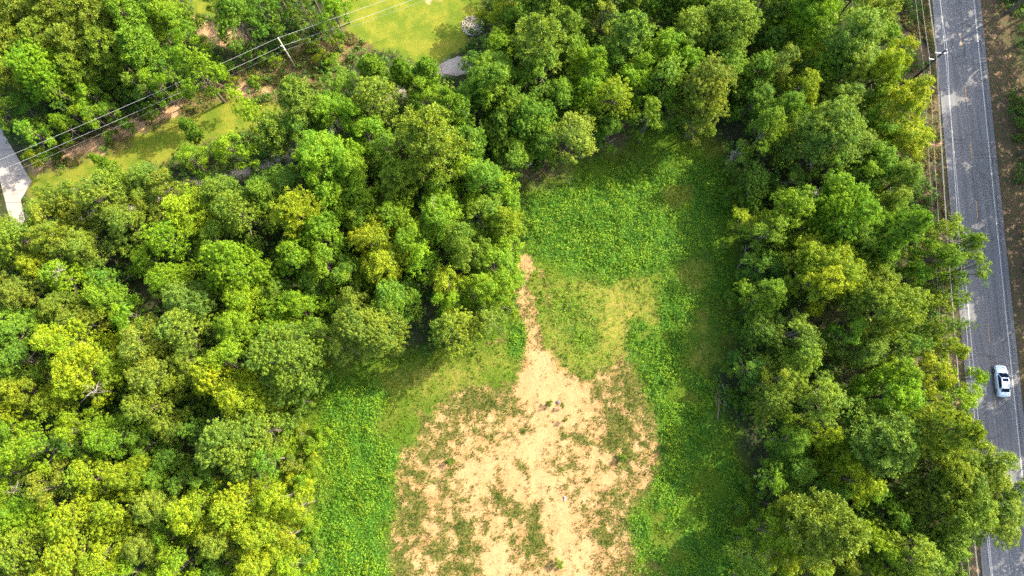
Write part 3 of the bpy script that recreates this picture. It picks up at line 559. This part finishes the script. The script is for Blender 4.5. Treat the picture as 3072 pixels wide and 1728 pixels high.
# weeds standing in the sand
def wfn(Z, x, y):
    n = fbm(x, y, .8, 83, 4)*.5+.5
    k = Z['sand']*np.clip((Z['weeds']*.9+n*.75-.58)*2.4, 0, .55)+.02*Z['sand']; return np.clip(np.maximum(k, Z['patch']*Z['sand']*np.clip((n-.30)*4, 0, 1)), 0, 1)*Z['clear']*(1-Z['kudzu'])
x, y, Z = spots(90000, None, None, (-24, 28, -24, 25), wfn)
c = np.stack([x, y, crng.uniform(.02, .16, len(x))], 1); per = 10; d = unit(crng.normal(size=(len(c), per, 3))*np.array([1, 1, .35])+np.array([0, 0, .25]))
rr = crng.gamma(1.8, .060, (len(c), 1, 1)); pos = (c[:, None]+d*rr*crng.uniform(.4, 1.3, (len(c), per, 1))).reshape(-1, 3)
V, Q = leaf_quads(crng, pos, unit(crng.normal(size=pos.shape)*.7+np.array([0, 0, .8])), .105, .5)
tag(link('sand_weeds', mesh_np('sand_weeds', V, Q, np.repeat(np.clip(crng.normal(.5, .25, len(c)), 0, 1), per*4)), leafmat('weed_leaf', (.050, .095, .008), (.085, .130, .010))), kind='stuff')
# low undergrowth on the shaded forest floor
def ufn(Z, x, y):
    rx = x-.05*y; k = (1-Z['clear'])*(1-Z['lawn'])*(1-.75*Z['scrub'])*(1-Z['gravel']*.8)*(1-Z['tan'])*((rx < 66.5)+.8*(rx > 79.8)*(fbm(x, y, 4, 171, 3) > -.15))
    u, v = to_px(x, y); conc = poly_sd(u, v, [(-150,60),(0,380),(95,545),(62,600),(75,660),(40,700),(25,640),(0,540),(-140,300)]) > -12
    pad = poly_sd(u, v, [(1322,192),(1375,168),(1420,182),(1425,215),(1370,228),(1330,222)]) > -14
    return k*(fbm(x, y, 3.5, 77, 4)*.9+.72)*(~conc)*(~pad)
x, y, Z = spots(52000, None, None, (-92, 90, -26, 80), ufn)
hgt = np.clip(.5+1.1*np.abs(fbm(x, y, 4, 79, 3)), .2, 2.4)
c = np.stack([x, y, hgt*crng.uniform(.5, 1, len(x))], 1); V, Q, T = clump_leaves(crng, c, crng.uniform(.3, .62, len(c)), 20, .30)
tag(link('undergrowth', mesh_np('undergrowth', V, Q, T), leafmat('undergrowth_leaf', (.065, .155, .018), (.100, .190, .020))), kind='stuff')
# saplings and bushes crowding between the trunks, read as one mass of understorey
def sfn(Z, x, y): return ufn(Z, x, y)*(Z['scrub'] < .02)*(Z['lawn'] < .02)*(Z['clear'] < .12)*(x-.05*y < 62)
x, y, Z = spots(2600, None, None, (-92, 70, -26, 80), sfn); n = len(x); mr = crng.uniform(.9, 2.0, n); mh = crng.uniform(1.8, 6.5, n); per = 34
d = unit(crng.normal(size=(n, per, 3))+np.array([0, 0, .5])); cc = (np.stack([x, y, mh], 1)[:, None]+d*(mr[:, None, None]*crng.uniform(.5, 1.15, (n, per, 1)))*np.array([1, 1, .9])).reshape(-1, 3)
V, Q, T = clump_leaves(crng, cc, crng.uniform(.22, .45, len(cc)), 15, .23); T = np.clip(T+np.repeat(crng.normal(0, .15, n), per*15*4), 0, 1)
tag(link('understory_saplings', mesh_np('understory_saplings', V, Q, T), leafmat('sapling_leaf', (.105, .200, .016), (.160, .250, .020))), kind='stuff')
# brambles and dry weeds along the cleared strip under the wires
x, y, Z = spots(120000, None, None, (-92, 0, 30, 80), lambda Z, x, y: Z['scrub']*(1-Z['tan'])*(fbm(x, y, 1.8, 87, 4)*1.3+.25))
c = np.stack([x, y, crng.uniform(.1, .45, len(x))], 1)[:7000]; V, Q, T = clump_leaves(crng, c, crng.uniform(.12, .40, len(c)), 16, .17)
tag(link('bramble_scrub', mesh_np('bramble_scrub', V, Q, T), leafmat('bramble_leaf', (.105, .140, .020), (.170, .150, .045))), kind='stuff')
# roadside weeds on the near bank
x, y, Z = spots(90000, None, None, (62, 76, 20, 80), lambda Z, x, y: ((x-.05*y > 61) & (x-.05*y < 68.3))*(fbm(x, y, 2.0, 97, 4)*1.2+.35))
c = np.stack([x, y, crng.uniform(.1, .5, len(x))], 1)[:3200]; V, Q, T = clump_leaves(crng, c, crng.uniform(.15, .4, len(c)), 16, .17)
tag(link('roadside_weeds', mesh_np('roadside_weeds', V, Q, T), leafmat('roadside_leaf', (.125, .150, .022), (.200, .160, .060))), kind='stuff')

# ------------------------------------------------------------------ utility poles and wires
def utility_pole(name, loc, hgt, m, label, arms, r0=.16):
    o = empty(name, loc); tag(o, label, 'utility pole', 'utility poles')
    MB().tube([(0, 0, -.3), (0, 0, hgt*.5), (0, 0, hgt)], [r0, r0*.85, r0*.66], 10).build('shaft', m, o, True)
    for z, x0, y0, x1, y1 in arms:
        a = MB(); a.tube([(x0, y0, z), (x1, y1, z)], .075, 5).build('crossarm', M['insulator'], o)
        for x, y in ((x0, y0), (x1, y1)):
            MB().tube([(x, y, z+.03), (x, y, z+.16), (x, y, z+.30)], [.05, .09, .05], 8).build('insulator', M['insulator'], o)
    MB().tube([(0, 0, hgt-.02), (0, 0, hgt+.22)], [.06, .05], 8).build('pole_cap', M['insulator'], o)
    return o
def wire(pts, sag, r, label, m, group='overhead wires'):
    mb = MB(); path = []
    for i in range(len(pts)-1):
        a, b = np.array(pts[i]), np.array(pts[i+1]); n = 14
        for k in range(n+(i == len(pts)-2)):
            t = k/n; p = a*(1-t)+b*t; p[2] -= sag*4*t*(1-t); path.append(p)
    mb.tube(path, r, 5); return tag(mb.build('overhead_wire', m), label, 'wire', group)
PL = P(835, 115, 9.2); lx, ly = PL[0], PL[1]
tp = utility_pole('utility_pole', (lx, ly, 0), 9.2, M['grey_pole'], 'slim weathered pale utility pole on the scrubby strip by the top lawn', [(6.9, -.28, 0, .02, 0)], .13)
MB().tube([(0, -.17, 5.9), (0, -.17, 6.35)], [.14, .14], 8).build('junction_box', M['dark_wire'], tp, True)
dl = unit((P(0, 478, 8.6)-P(835, 115, 9.2))[None])[0]; dr = unit((P(1150, -2, 9.0)-P(835, 115, 9.2))[None])[0]
L0 = np.array([lx, ly, 9.35])+dl*np.array([1, 1, 0])*75; L1 = np.array([lx, ly, 9.35])+dr*np.array([1, 1, 0])*70
def leftwire(z, za, zb, off=0.0, **k): return [np.array([L0[0], L0[1], za]), np.array([lx+off, ly, z]), np.array([L1[0], L1[1], zb])]
wire(leftwire(9.35, 9.4, 9.4), .9, .019, 'topmost wire running over the pale pole in the upper left', M['wire'])
wire(leftwire(6.95, 6.9, 7.0, -.26), .9, .020, 'middle wire fixed a quarter down the pale pole in the upper left', M['wire'])
wire(leftwire(5.9, 5.3, 5.9), 1.0, .015, 'thin lowest grey wire on the pale pole in the upper left', M['dark_wire'])
PR = P(2838, 150, 11.0); px_, py_ = PR[0], PR[1]
tp = utility_pole('utility_pole', (px_, py_, 0), 11.0, M['dark_pole'], 'dark tarred utility pole with white crossarms leaning over the road edge', [(10.1, -1.15, .06, .62, -.02), (8.3, -1.05, .1, -.02, 0)], .20)
for dy, lab in ((-84, None),):
    pass
def rightwire(dx, z, dx2=None, sagd=0):
    return [np.array([px_+dx+.05*q, py_+q, z]) for q in (-92, 0, 64)]
wire(rightwire(.05, 11.2), 1.3, .028, 'brightest uppermost wire along the road, passing over the dark pole top', M['wire'])
wire(rightwire(-1.15, 10.4), 1.3, .021, 'wire on the end of the upper white crossarm of the dark pole', M['wire'])
wire(rightwire(-.45, 9.6), 1.5, .022, 'thin wire beside the upper crossarm of the dark pole', M['wire'])
wire(rightwire(-1.05, 8.6), 1.4, .021, 'wire on the end of the lower white crossarm of the dark pole', M['wire'])
wire(rightwire(-.16, 5.6), 1.1, .026, 'low communication cable strung over the brown bank beside the road', M['dark_wire'])

# ------------------------------------------------------------------ the car
def loft(name, secs, m, parent, cap=True, smooth=True):
    n = len(secs[0]); vs = [p for s in secs for p in s]; fs = []
    for i in range(len(secs)-1):
        for k in range(n): a, b = i*n+k, i*n+(k+1) % n; fs.append((a, b, b+n, a+n))
    if cap: fs += [tuple(range(n))[::-1], tuple((len(secs)-1)*n+k for k in range(n))]
    me = bpy.data.meshes.new(name); me.from_pydata(vs, [], fs); me.update(); return link(name, me, m, parent, smooth)
paintm = mat('car_paint', (.62, .72, .78), .22, .0, .6); paintm.node_tree.nodes['Principled BSDF'].inputs['Coat Weight'].default_value = .6
glass = mat('car_glass', (.008, .014, .04), .06, 0, .6); rubber = mat('rubber', (.02, .02, .022), .85); chrome = mat('rim_metal', (.42, .44, .46), .35, .8)
dark_trim = mat('dark_trim', (.03, .03, .035), .6); lampm = mat('headlight_glass', (.75, .78, .80), .12, 0, .7); redm = mat('tail_light_glass', (.35, .02, .02), .2, 0, .6)
CP = P(3008, 1143, .8); heading = math.atan2(1, RS)-math.pi/2
car = empty('car', (CP[0], CP[1], .026), heading); tag(car, 'white sedan with sunroof driving up the right lane of the grey road', 'car')
# long axis +y (nose), built as cross-sections from tail to nose: (y, half width at the sills, half width at the shoulder, shoulder height, deck height)
prof = [(-2.42, .60, .62, .62, .72), (-2.38, .80, .80, .78, .92), (-2.15, .89, .88, .90, 1.04), (-1.6, .925, .90, .93, 1.07), (-.9, .925, .905, .92, 1.02), (0, .925, .905, .90, .98), (.9, .925, .90, .88, .97),
        (1.45, .925, .885, .84, .93), (1.95, .90, .84, .76, .84), (2.28, .80, .72, .66, .73), (2.42, .60, .54, .56, .62)]
secs = []
for y, wb, ws, hs, hd in prof:
    z0 = .24; r_ = .06
    secs.append([(-wb+.05, y, z0), (-wb, y, z0+.12), (-wb, y, hs-.22), (-ws, y, hs-.03), (-ws+.12, y, hd-.02), (-ws*.5, y, hd+.01), (0, y, hd+.02), (ws*.5, y, hd+.01), (ws-.12, y, hd-.02), (ws, y, hs-.03), (wb, y, hs-.22), (wb, y, z0+.12), (wb-.05, y, z0)])
body = loft('body', secs, paintm, car)
cab = []
for y, wb, wt, zb, zt in ((-1.72, .70, .60, .95, 1.06), (-1.15, .76, .60, .93, 1.36), (-.6, .77, .61, .93, 1.44), (.1, .77, .61, .92, 1.45), (.45, .76, .59, .91, 1.38), (1.22, .70, .60, .88, .98)):
    cab.append([(-wb, y, zb), (-wt, y, zt-.05), (-wt+.08, y, zt), (0, y, zt+.02), (wt-.08, y, zt), (wt, y, zt-.05), (wb, y, zb)])
loft('roof', cab, paintm, car)
def quad(name, pts, m, parent=car, th=.012):
    p = [Vector(q) for q in pts]; n = (p[1]-p[0]).cross(p[2]-p[0]).normalized()
    if n.z < 0: n = -n
    k = len(p); me = bpy.data.meshes.new(name); me.from_pydata([q-n*.03 for q in p]+[q+n*th for q in p], [], [tuple(range(k)), tuple(range(k, 2*k))]+[(i, (i+1) % k, (i+1) % k+k, i+k) for i in range(k)]); me.update(); return link(name, me, m, parent)
quad('windshield', [(-.66, 1.16, 1.0), (.66, 1.16, 1.0), (.54, .50, 1.385), (-.54, .50, 1.385)], glass, th=.03)
quad('rear_window', [(-.60, -1.66, 1.10), (.60, -1.66, 1.10), (.52, -1.20, 1.365), (-.52, -1.20, 1.365)], glass, th=.035)
quad('sunroof', [(-.42, -.12, 1.468), (.42, -.12, 1.468), (.42, .34, 1.425), (-.42, .34, 1.425)], glass, th=.035)
for s in (-1, 1):
    quad('side_window', [(s*.765, -1.25, .98), (s*.775, .95, .97), (s*.62, .38, 1.33), (s*.615, -.2, 1.39), (s*.62, -.95, 1.35)], glass, th=.03)
    for y in (-1.48, 1.50):
        wh = MB(); c0 = (s*.80, y, .33); wh.tube([(s*.72, y, .33), (s*.945, y, .33)], .335, 20); w_ = wh.build('wheel', rubber, car)
        MB().tube([(s*.90, y, .33), (s*.962, y, .33)], .20, 14).build('rim', chrome, w_)
    MB().box((s*1.0, .80, .98), (.22, .12, .14), 0, .8).build('side_mirror', paintm, car)
    quad('headlight', [(s*.52, 2.36, .66), (s*.70, 2.26, .68), (s*.80, 1.98, .80), (s*.64, 2.12, .79)], lampm, th=.03)
    MB().box((s*.66, -2.40, .76), (.30, .07, .13)).build('tail_light', redm, car)
    MB().box((s*.925, -.35, .72), (.015, .16, .03)).build('door_handle', chrome, car)
MB().box((0, 2.39, .42), (1.1, .10, .16)).build('grille', dark_trim, car); MB().box((0, -2.42, .55), (.50, .02, .13)).build('number_plate', lampm, car)
MB().box((0, -2.40, .33), (1.3, .08, .12)).build('rear_bumper_trim', dark_trim, car)

# ------------------------------------------------------------------ fallen wood, snags, stones and litter
wr = np.random.default_rng(5)
def log_thing(u0, v0, u1, v1, r, label, cat='log', z0=.12, z1=.12, m='log', name='fallen_log', group=None, knobs=2):
    a, b = P(u0, v0, z0), P(u1, v1, z1); mid = (a+b)/2+wr.normal(0, .10, 3)*np.array([1, 1, .3])
    mb = MB().tube([a, mid, b], [r, r*.85, r*.55], 8)
    for k in range(knobs):
        t = wr.uniform(.3, .9); p = a*(1-t)+b*t; mb.tube([p, p+np.array([wr.normal(0, .4), wr.normal(0, .4), .22])], [r*.35, r*.12], 5)
    return tag(mb.build(name, M[m], None, True), label, cat, group)
GL = 'logs heaped at the right side of the clearing'
for a in [((2137, 1168, 2152, 1222), 'short leftmost log of the heap at the clearing right side'), ((2150, 1160, 2158, 1235), 'second log from the left, upright in the heap at the clearing right side'),
          ((2160, 1175, 2153, 1262), 'long dark middle log of the heap, ending lowest of all'), ((2168, 1152, 2183, 1196), 'slanting log at the upper right end of the heap'), ((2143, 1182, 2168, 1215), 'log lying crosswise over the middle of the heap'),
          ((2172, 1162, 2172, 1235), 'straight grey log on the right flank of the heap')]:
    log_thing(*a[0], wr.uniform(.10, .16), a[1], z0=.15, z1=.15+wr.uniform(0, .15), m='dead_wood' if 'grey' in a[1] or 'slanting' in a[1] else 'log', group=GL)
GB = 'poles of the long brush pile under the trees'
for i, (c, lab) in enumerate([((1662, 476, 1735, 470), 'lowest pole at the left end of the long brush pile'), ((1660, 468, 1722, 461), 'upper pole at the left end of the long brush pile'), ((1680, 458, 1745, 473), 'pole crossing the left end of the long brush pile'),
          ((1735, 474, 1790, 452), 'pole bridging the two halves of the long brush pile'), ((1752, 462, 1822, 436), 'lower pale pole of the right half of the brush pile'), ((1762, 455, 1835, 424), 'upper pale pole of the right half of the brush pile'), ((1790, 447, 1850, 412), 'pole reaching farthest right from the brush pile')]):
    log_thing(*c, wr.uniform(.06, .10), lab, 'pole', m='dead_wood' if i % 2 else 'log', name='brush_pole', group=GB)
def snag(name, pts, rad, label, twigs, m='dead_wood', cat='dead tree', tl=1.0, tz=.3):
    o = empty(name, tuple(float(q) for q in pts[0])); base = np.array(pts[0]); loc = [np.array(p)-base for p in pts]
    MB().tube(loc, list(np.linspace(rad, rad*.4, len(loc))), 7).build('stem', M[m], o, True)
    for k in range(twigs):
        t = wr.uniform(.35, 1)*(len(loc)-1); i = min(int(t), len(loc)-2); p = loc[i]*(1-t+i)+loc[i+1]*(t-i)
        d = unit((wr.normal(size=3)+np.array([0, 0, tz]))[None])[0]; q = p+d*tl*wr.uniform(.5, 1.1); mb = MB().tube([p, (p+q)/2+wr.normal(0, .08, 3)*tl, q], [rad*.4, rad*.28, rad*.1], 5)
        for j in range(2): mb.tube([p*.4+q*.6, q+wr.normal(0, .35, 3)*tl], [rad*.22, rad*.06], 4)
        mb.build('branch', M[m], o, True)
    return tag(o, label, cat)
snag('dead_tree', [P(2430, 572, 3), P(2432, 530, 6), P(2432, 490, 9), P(2434, 478, 11)], .13, 'long bare pale trunk standing among dark trees in the roadside belt', 5)
snag('dead_tree', [P(2446, 585, 6), P(2448, 578, 9), P(2450, 575, 13)], .12, 'grey leafless twiggy snag at the foot of the long bare trunk', 16, tl=1.3)
snag('dead_sapling', [P(2212, 805, .3), P(2233, 775, 2), P(2238, 735, 4)], .10, 'thin bare grey stem leaning out at the clearing edge under a yellow-green tree', 4, tl=.8)
snag('dead_tree', [P(292, 1192, 4), P(290, 1180, 9), P(287, 1172, 13.6)], .12, 'grey dead snag with spread branches in a dark gap of the left wood', 12, tl=1.7)
snag('dead_tree', [P(55, 1450, 3), P(48, 1465, 8), P(40, 1480, 11)], .12, 'dead tree with bare branches in the dark gap near the left edge', 10, tl=1.5)
snag('dead_tree', [P(158, 820, 7), P(170, 812, 12), P(195, 808, 14.5)], .10, 'bare curved branchy top sticking out beside a yellow-green crown, upper left wood', 8, tl=1.4)
snag('dead_tree', [P(2820, 720, 4), P(2835, 725, 9), P(2850, 722, 12)], .10, 'twiggy grey dead tree in the belt just beside the road', 14, tl=1.7)
snag('dead_tree', [P(2225, 480, 1), P(2212, 466, 5), P(2200, 452, 8)], .09, 'bare bluish fan of branches at the clearing top right corner', 12, tl=1.9)
snag('dead_tree', [P(1290, 600, 7), P(1298, 612, 12), P(1300, 620, 15)], .09, 'small grey snag poking between lime crowns left of the clearing', 9, tl=1.2)
M['rock'] = rough_mat('rock', (.09, .085, .08), (.17, .16, .15), 5)
M['white_rock'] = rough_mat('white_rock', (.50, .42, .34), (.66, .57, .48), 5)
M['pale_plastic'] = mat('pale_plastic', (.55, .62, .66), .45); M['blue_sheet'] = mat('blue_sheet', (.18, .30, .36), .6)
def stone(u, v, r, label, m='rock', group=None, name='rock', cat='rock', z=.12, flat=.6):
    p = P(u, v, z); n = 9; vs = []; fs = []; rs = [0.15, .75, 1, .8, .2]
    mb = MB(); rings = []
    for i, q in enumerate(rs):
        for k in range(n):
            t = 2*math.pi*k/n; j = r*q*wr.uniform(.8, 1.15); vs.append((p[0]+j*math.cos(t), p[1]+j*math.sin(t), z+(i-1.5)*.35*r*flat*wr.uniform(.85, 1.15)))
    for i in range(4):
        for k in range(n): a, b = i*n+k, i*n+(k+1) % n; fs.append((a, b, b+n, a+n))
    fs += [tuple(range(n))[::-1], tuple(4*n+k for k in range(n))]
    return tag(mb.add(vs, fs).build(name, M[m]), label, cat, group)
def bush(u, v, r, col, label):
    o = add_tree(u, v, r, 's', col, 'bs', label); o['group'] = 'small plants out on the sand'; return o
stone(1675, 1206, .30, 'grey rounded rock beside the small dark bush on the pale sand'); bush(1649, 1210, 9, 'D', 'small dark green bush left of the grey rock on the sand'); bush(1688, 1215, 7, 'D', 'tiny dark bush right of the grey rock on the sand')
bush(1676, 1694, 13, 'G', 'spiky grass-like bush at the lower end of the sand clearing'); bush(1868, 1372, 10, 'G', 'round dark bush near the right rim of the sand'); bush(1349, 1384, 8, 'G', 'lone dark bush on the left half of the sand')
bush(2002, 1338, 10, 'O', 'small olive bush at the right rim of the sand'); bush(1697, 1260, 7, 'D', 'tiny dark tuft in the middle of the pale sandy neck')
r_ = MB().tube([P(1693, 1503, .05), P(1696, 1492, .12), P(1691, 1488, .05)], [.07, .09, .04], 8); tag(r_.build('litter', M['pale_plastic'], None, True), 'small white piece of litter on the bare sand near the lower middle', 'litter')
mb = MB(); c0 = P(1404, 391, .3)
mb = MB(); q = P(1584, 488, .4); mb.box((q[0], q[1], .35), (1.1, .9, .5), .4, .8); tag(mb.build('plastic_bin', M['pale_plastic']), 'pale bluish plastic tub beside the brush pile at the clearing top', 'tub')
def sheet(u, v, a, b, rot, z, label, m, name='tarpaulin'):
    p = P(u, v, z); n = 9; vs = []; fs = []
    for i in range(n):
        for j in range(n):
            x, y = (i/(n-1)-.5)*a, (j/(n-1)-.5)*b; vs.append((p[0]+x*math.cos(rot)-y*math.sin(rot), p[1]+x*math.sin(rot)+y*math.cos(rot), z-.5*(x*x/a/a+y*y/b/b)*2+wr.normal(0, .05)))
    for i in range(n-1):
        for j in range(n-1): k = i*n+j; fs.append((k, k+n, k+n+1, k+1))
    return tag(MB().add(vs, fs).build(name, m), label, 'tarp', 'tarps in the gap of the wood')
sheet(1405, 392, 1.7, 1.3, .3, 1.2, 'crumpled grey-blue tarp in the gap below the concrete pad', M['pale_plastic'])
sheet(1392, 340, 1.2, 1.6, .2, 1.2, 'smaller teal tarp glimpsed above the grey-blue one', M['blue_sheet'])
# stones of the round bed at the lawn's edge: far too many to count
mb = MB()
for k in range(420):
    a = wr.uniform(0, 6.28); q = math.sqrt(wr.random()); u, v = 1418+34*q*math.cos(a), 77+30*q*math.sin(a); p = P(u, v, .05); s = wr.uniform(.08, .22); mb.box((p[0], p[1], .06), (s, s*wr.uniform(.6, 1), .12), wr.uniform(0, 3), .6)
tag(mb.build('stone_bed', M['white_rock']), kind='stuff')

# ------------------------------------------------------------------ a label of its own for every tree
MARKS = [('the shaded driveway', 35, 470), ('the sunlit driveway end', 55, 600), ('the pale utility pole', 850, 150), ('the dark utility pole', 2800, 190), ('the top lawn', 1200, 90), ('the small lawn patch', 600, 30), ('the stone bed', 1415, 75),
 ('the concrete pad', 1375, 195), ('the grey-blue tarp', 1405, 390), ('the long brush pile', 1750, 455), ('the pale plastic tub', 1584, 488), ('the sandy track head', 1582, 780), ('the shaded cove', 1150, 1090), ('the log heap', 2155, 1190),
 ('the white car', 3008, 1143), ('the feathery yellow pine', 555, 640), ('the largest olive pine', 1290, 420), ('the feathery grey-green pine', 880, 265), ('the dead snag', 288, 1180), ('the half-bare edge tree', 20, 1420),
 ('the biggest grey-green crown', 690, 1330), ('the scrubby bank', 900, 1380), ('the twiggy snag', 2448, 578), ('the long bare trunk', 2432, 510), ('the huge round pine', 2640, 1320), ('the huge bottom pine', 2485, 1590),
 ('the yellow spire crown', 2415, 250), ('the bare branch fan', 2212, 460), ('the vivid yellow twins', 2750, 360), ('the road-overhanging tree', 2910, 800), ('the large yellow crown', 2480, 830), ('the massive pale crown', 2660, 925),
 ('the brownish sparse tree', 1810, 40), ('the top left corner', 0, 0), ('the bottom left corner', 0, 1728), ('the bulging olive tree', 2120, 265), ('the lone grey stem', 2235, 770), ('the diagonal yellow row', 2520, 1375),
 ('the bright yellow crown', 255, 1105), ('the vivid yellow crown', 720, 1190), ('the grey-twigged pale tree', 560, 985), ('the small grey snag', 1298, 612), ('the curved bare branches', 170, 815), ('the yellow-tipped crown', 1150, 790), ('the tall lime tree', 585, 205), ('the dull brownish tree', 640, 1620)]
DIRS = ['right of', 'above and right of', 'above', 'above and left of', 'left of', 'below and left of', 'below', 'below and right of']
def rel(u, v, mu, mv, near=True):
    d = math.hypot(u-mu, v-mv); k = DIRS[int(round(math.atan2(mv-v, u-mu)/(math.pi/4))) % 8]
    return ('just ' if d < 120 else ('' if d < 230 else ('some way ' if d < 360 else 'far '))) + k
todo = []
for i, (o, u, v, r, col, word, label) in enumerate(ALL):
    if label: continue
    look = ('small ' if r < 45 else ('medium ' if r < 58 else ('large ' if r < 74 else 'broad '))) + CW[col]+' '+word.replace('broadleaf ', '')
    mk = sorted((m for m in MARKS if math.hypot(u-m[1], v-m[2]) > 25), key=lambda m: math.hypot(u-m[1], v-m[2]))[:4]
    nb_ = sorted((a for j, a in enumerate(ALL) if j != i), key=lambda a: math.hypot(u-a[1], v-a[2]))[:4]
    opts = [f'{look} {rel(u, v, m[1], m[2])} {m[0]}' for m in mk[:1]]
    opts += [f'{opts[0]}, {rel(u, v, b[1], b[2]).replace("just ", "").replace("some way ", "").replace("far ", "").replace("above and ", "upper ").replace("below and ", "lower ")} a {CW[b[4]]} {b[5].split()[-1]}' for b in nb_]
    opts += [f'{look} {rel(u, v, m[1], m[2])} {m[0]}' for m in mk[1:]]
    todo.append((o, opts))
seen = {}
for o, opts in todo:
    for t in opts: seen[t] = seen.get(t, 0)+1
taken = set()
for o, opts in todo:
    pick = next((t for t in opts if seen[t] == 1 and len(t.split()) <= 16), None) or next((t for t in opts if t not in taken and len(t.split()) <= 16), opts[0])
    taken.add(pick); o['label'] = pick.replace(' a olive', ' an olive')
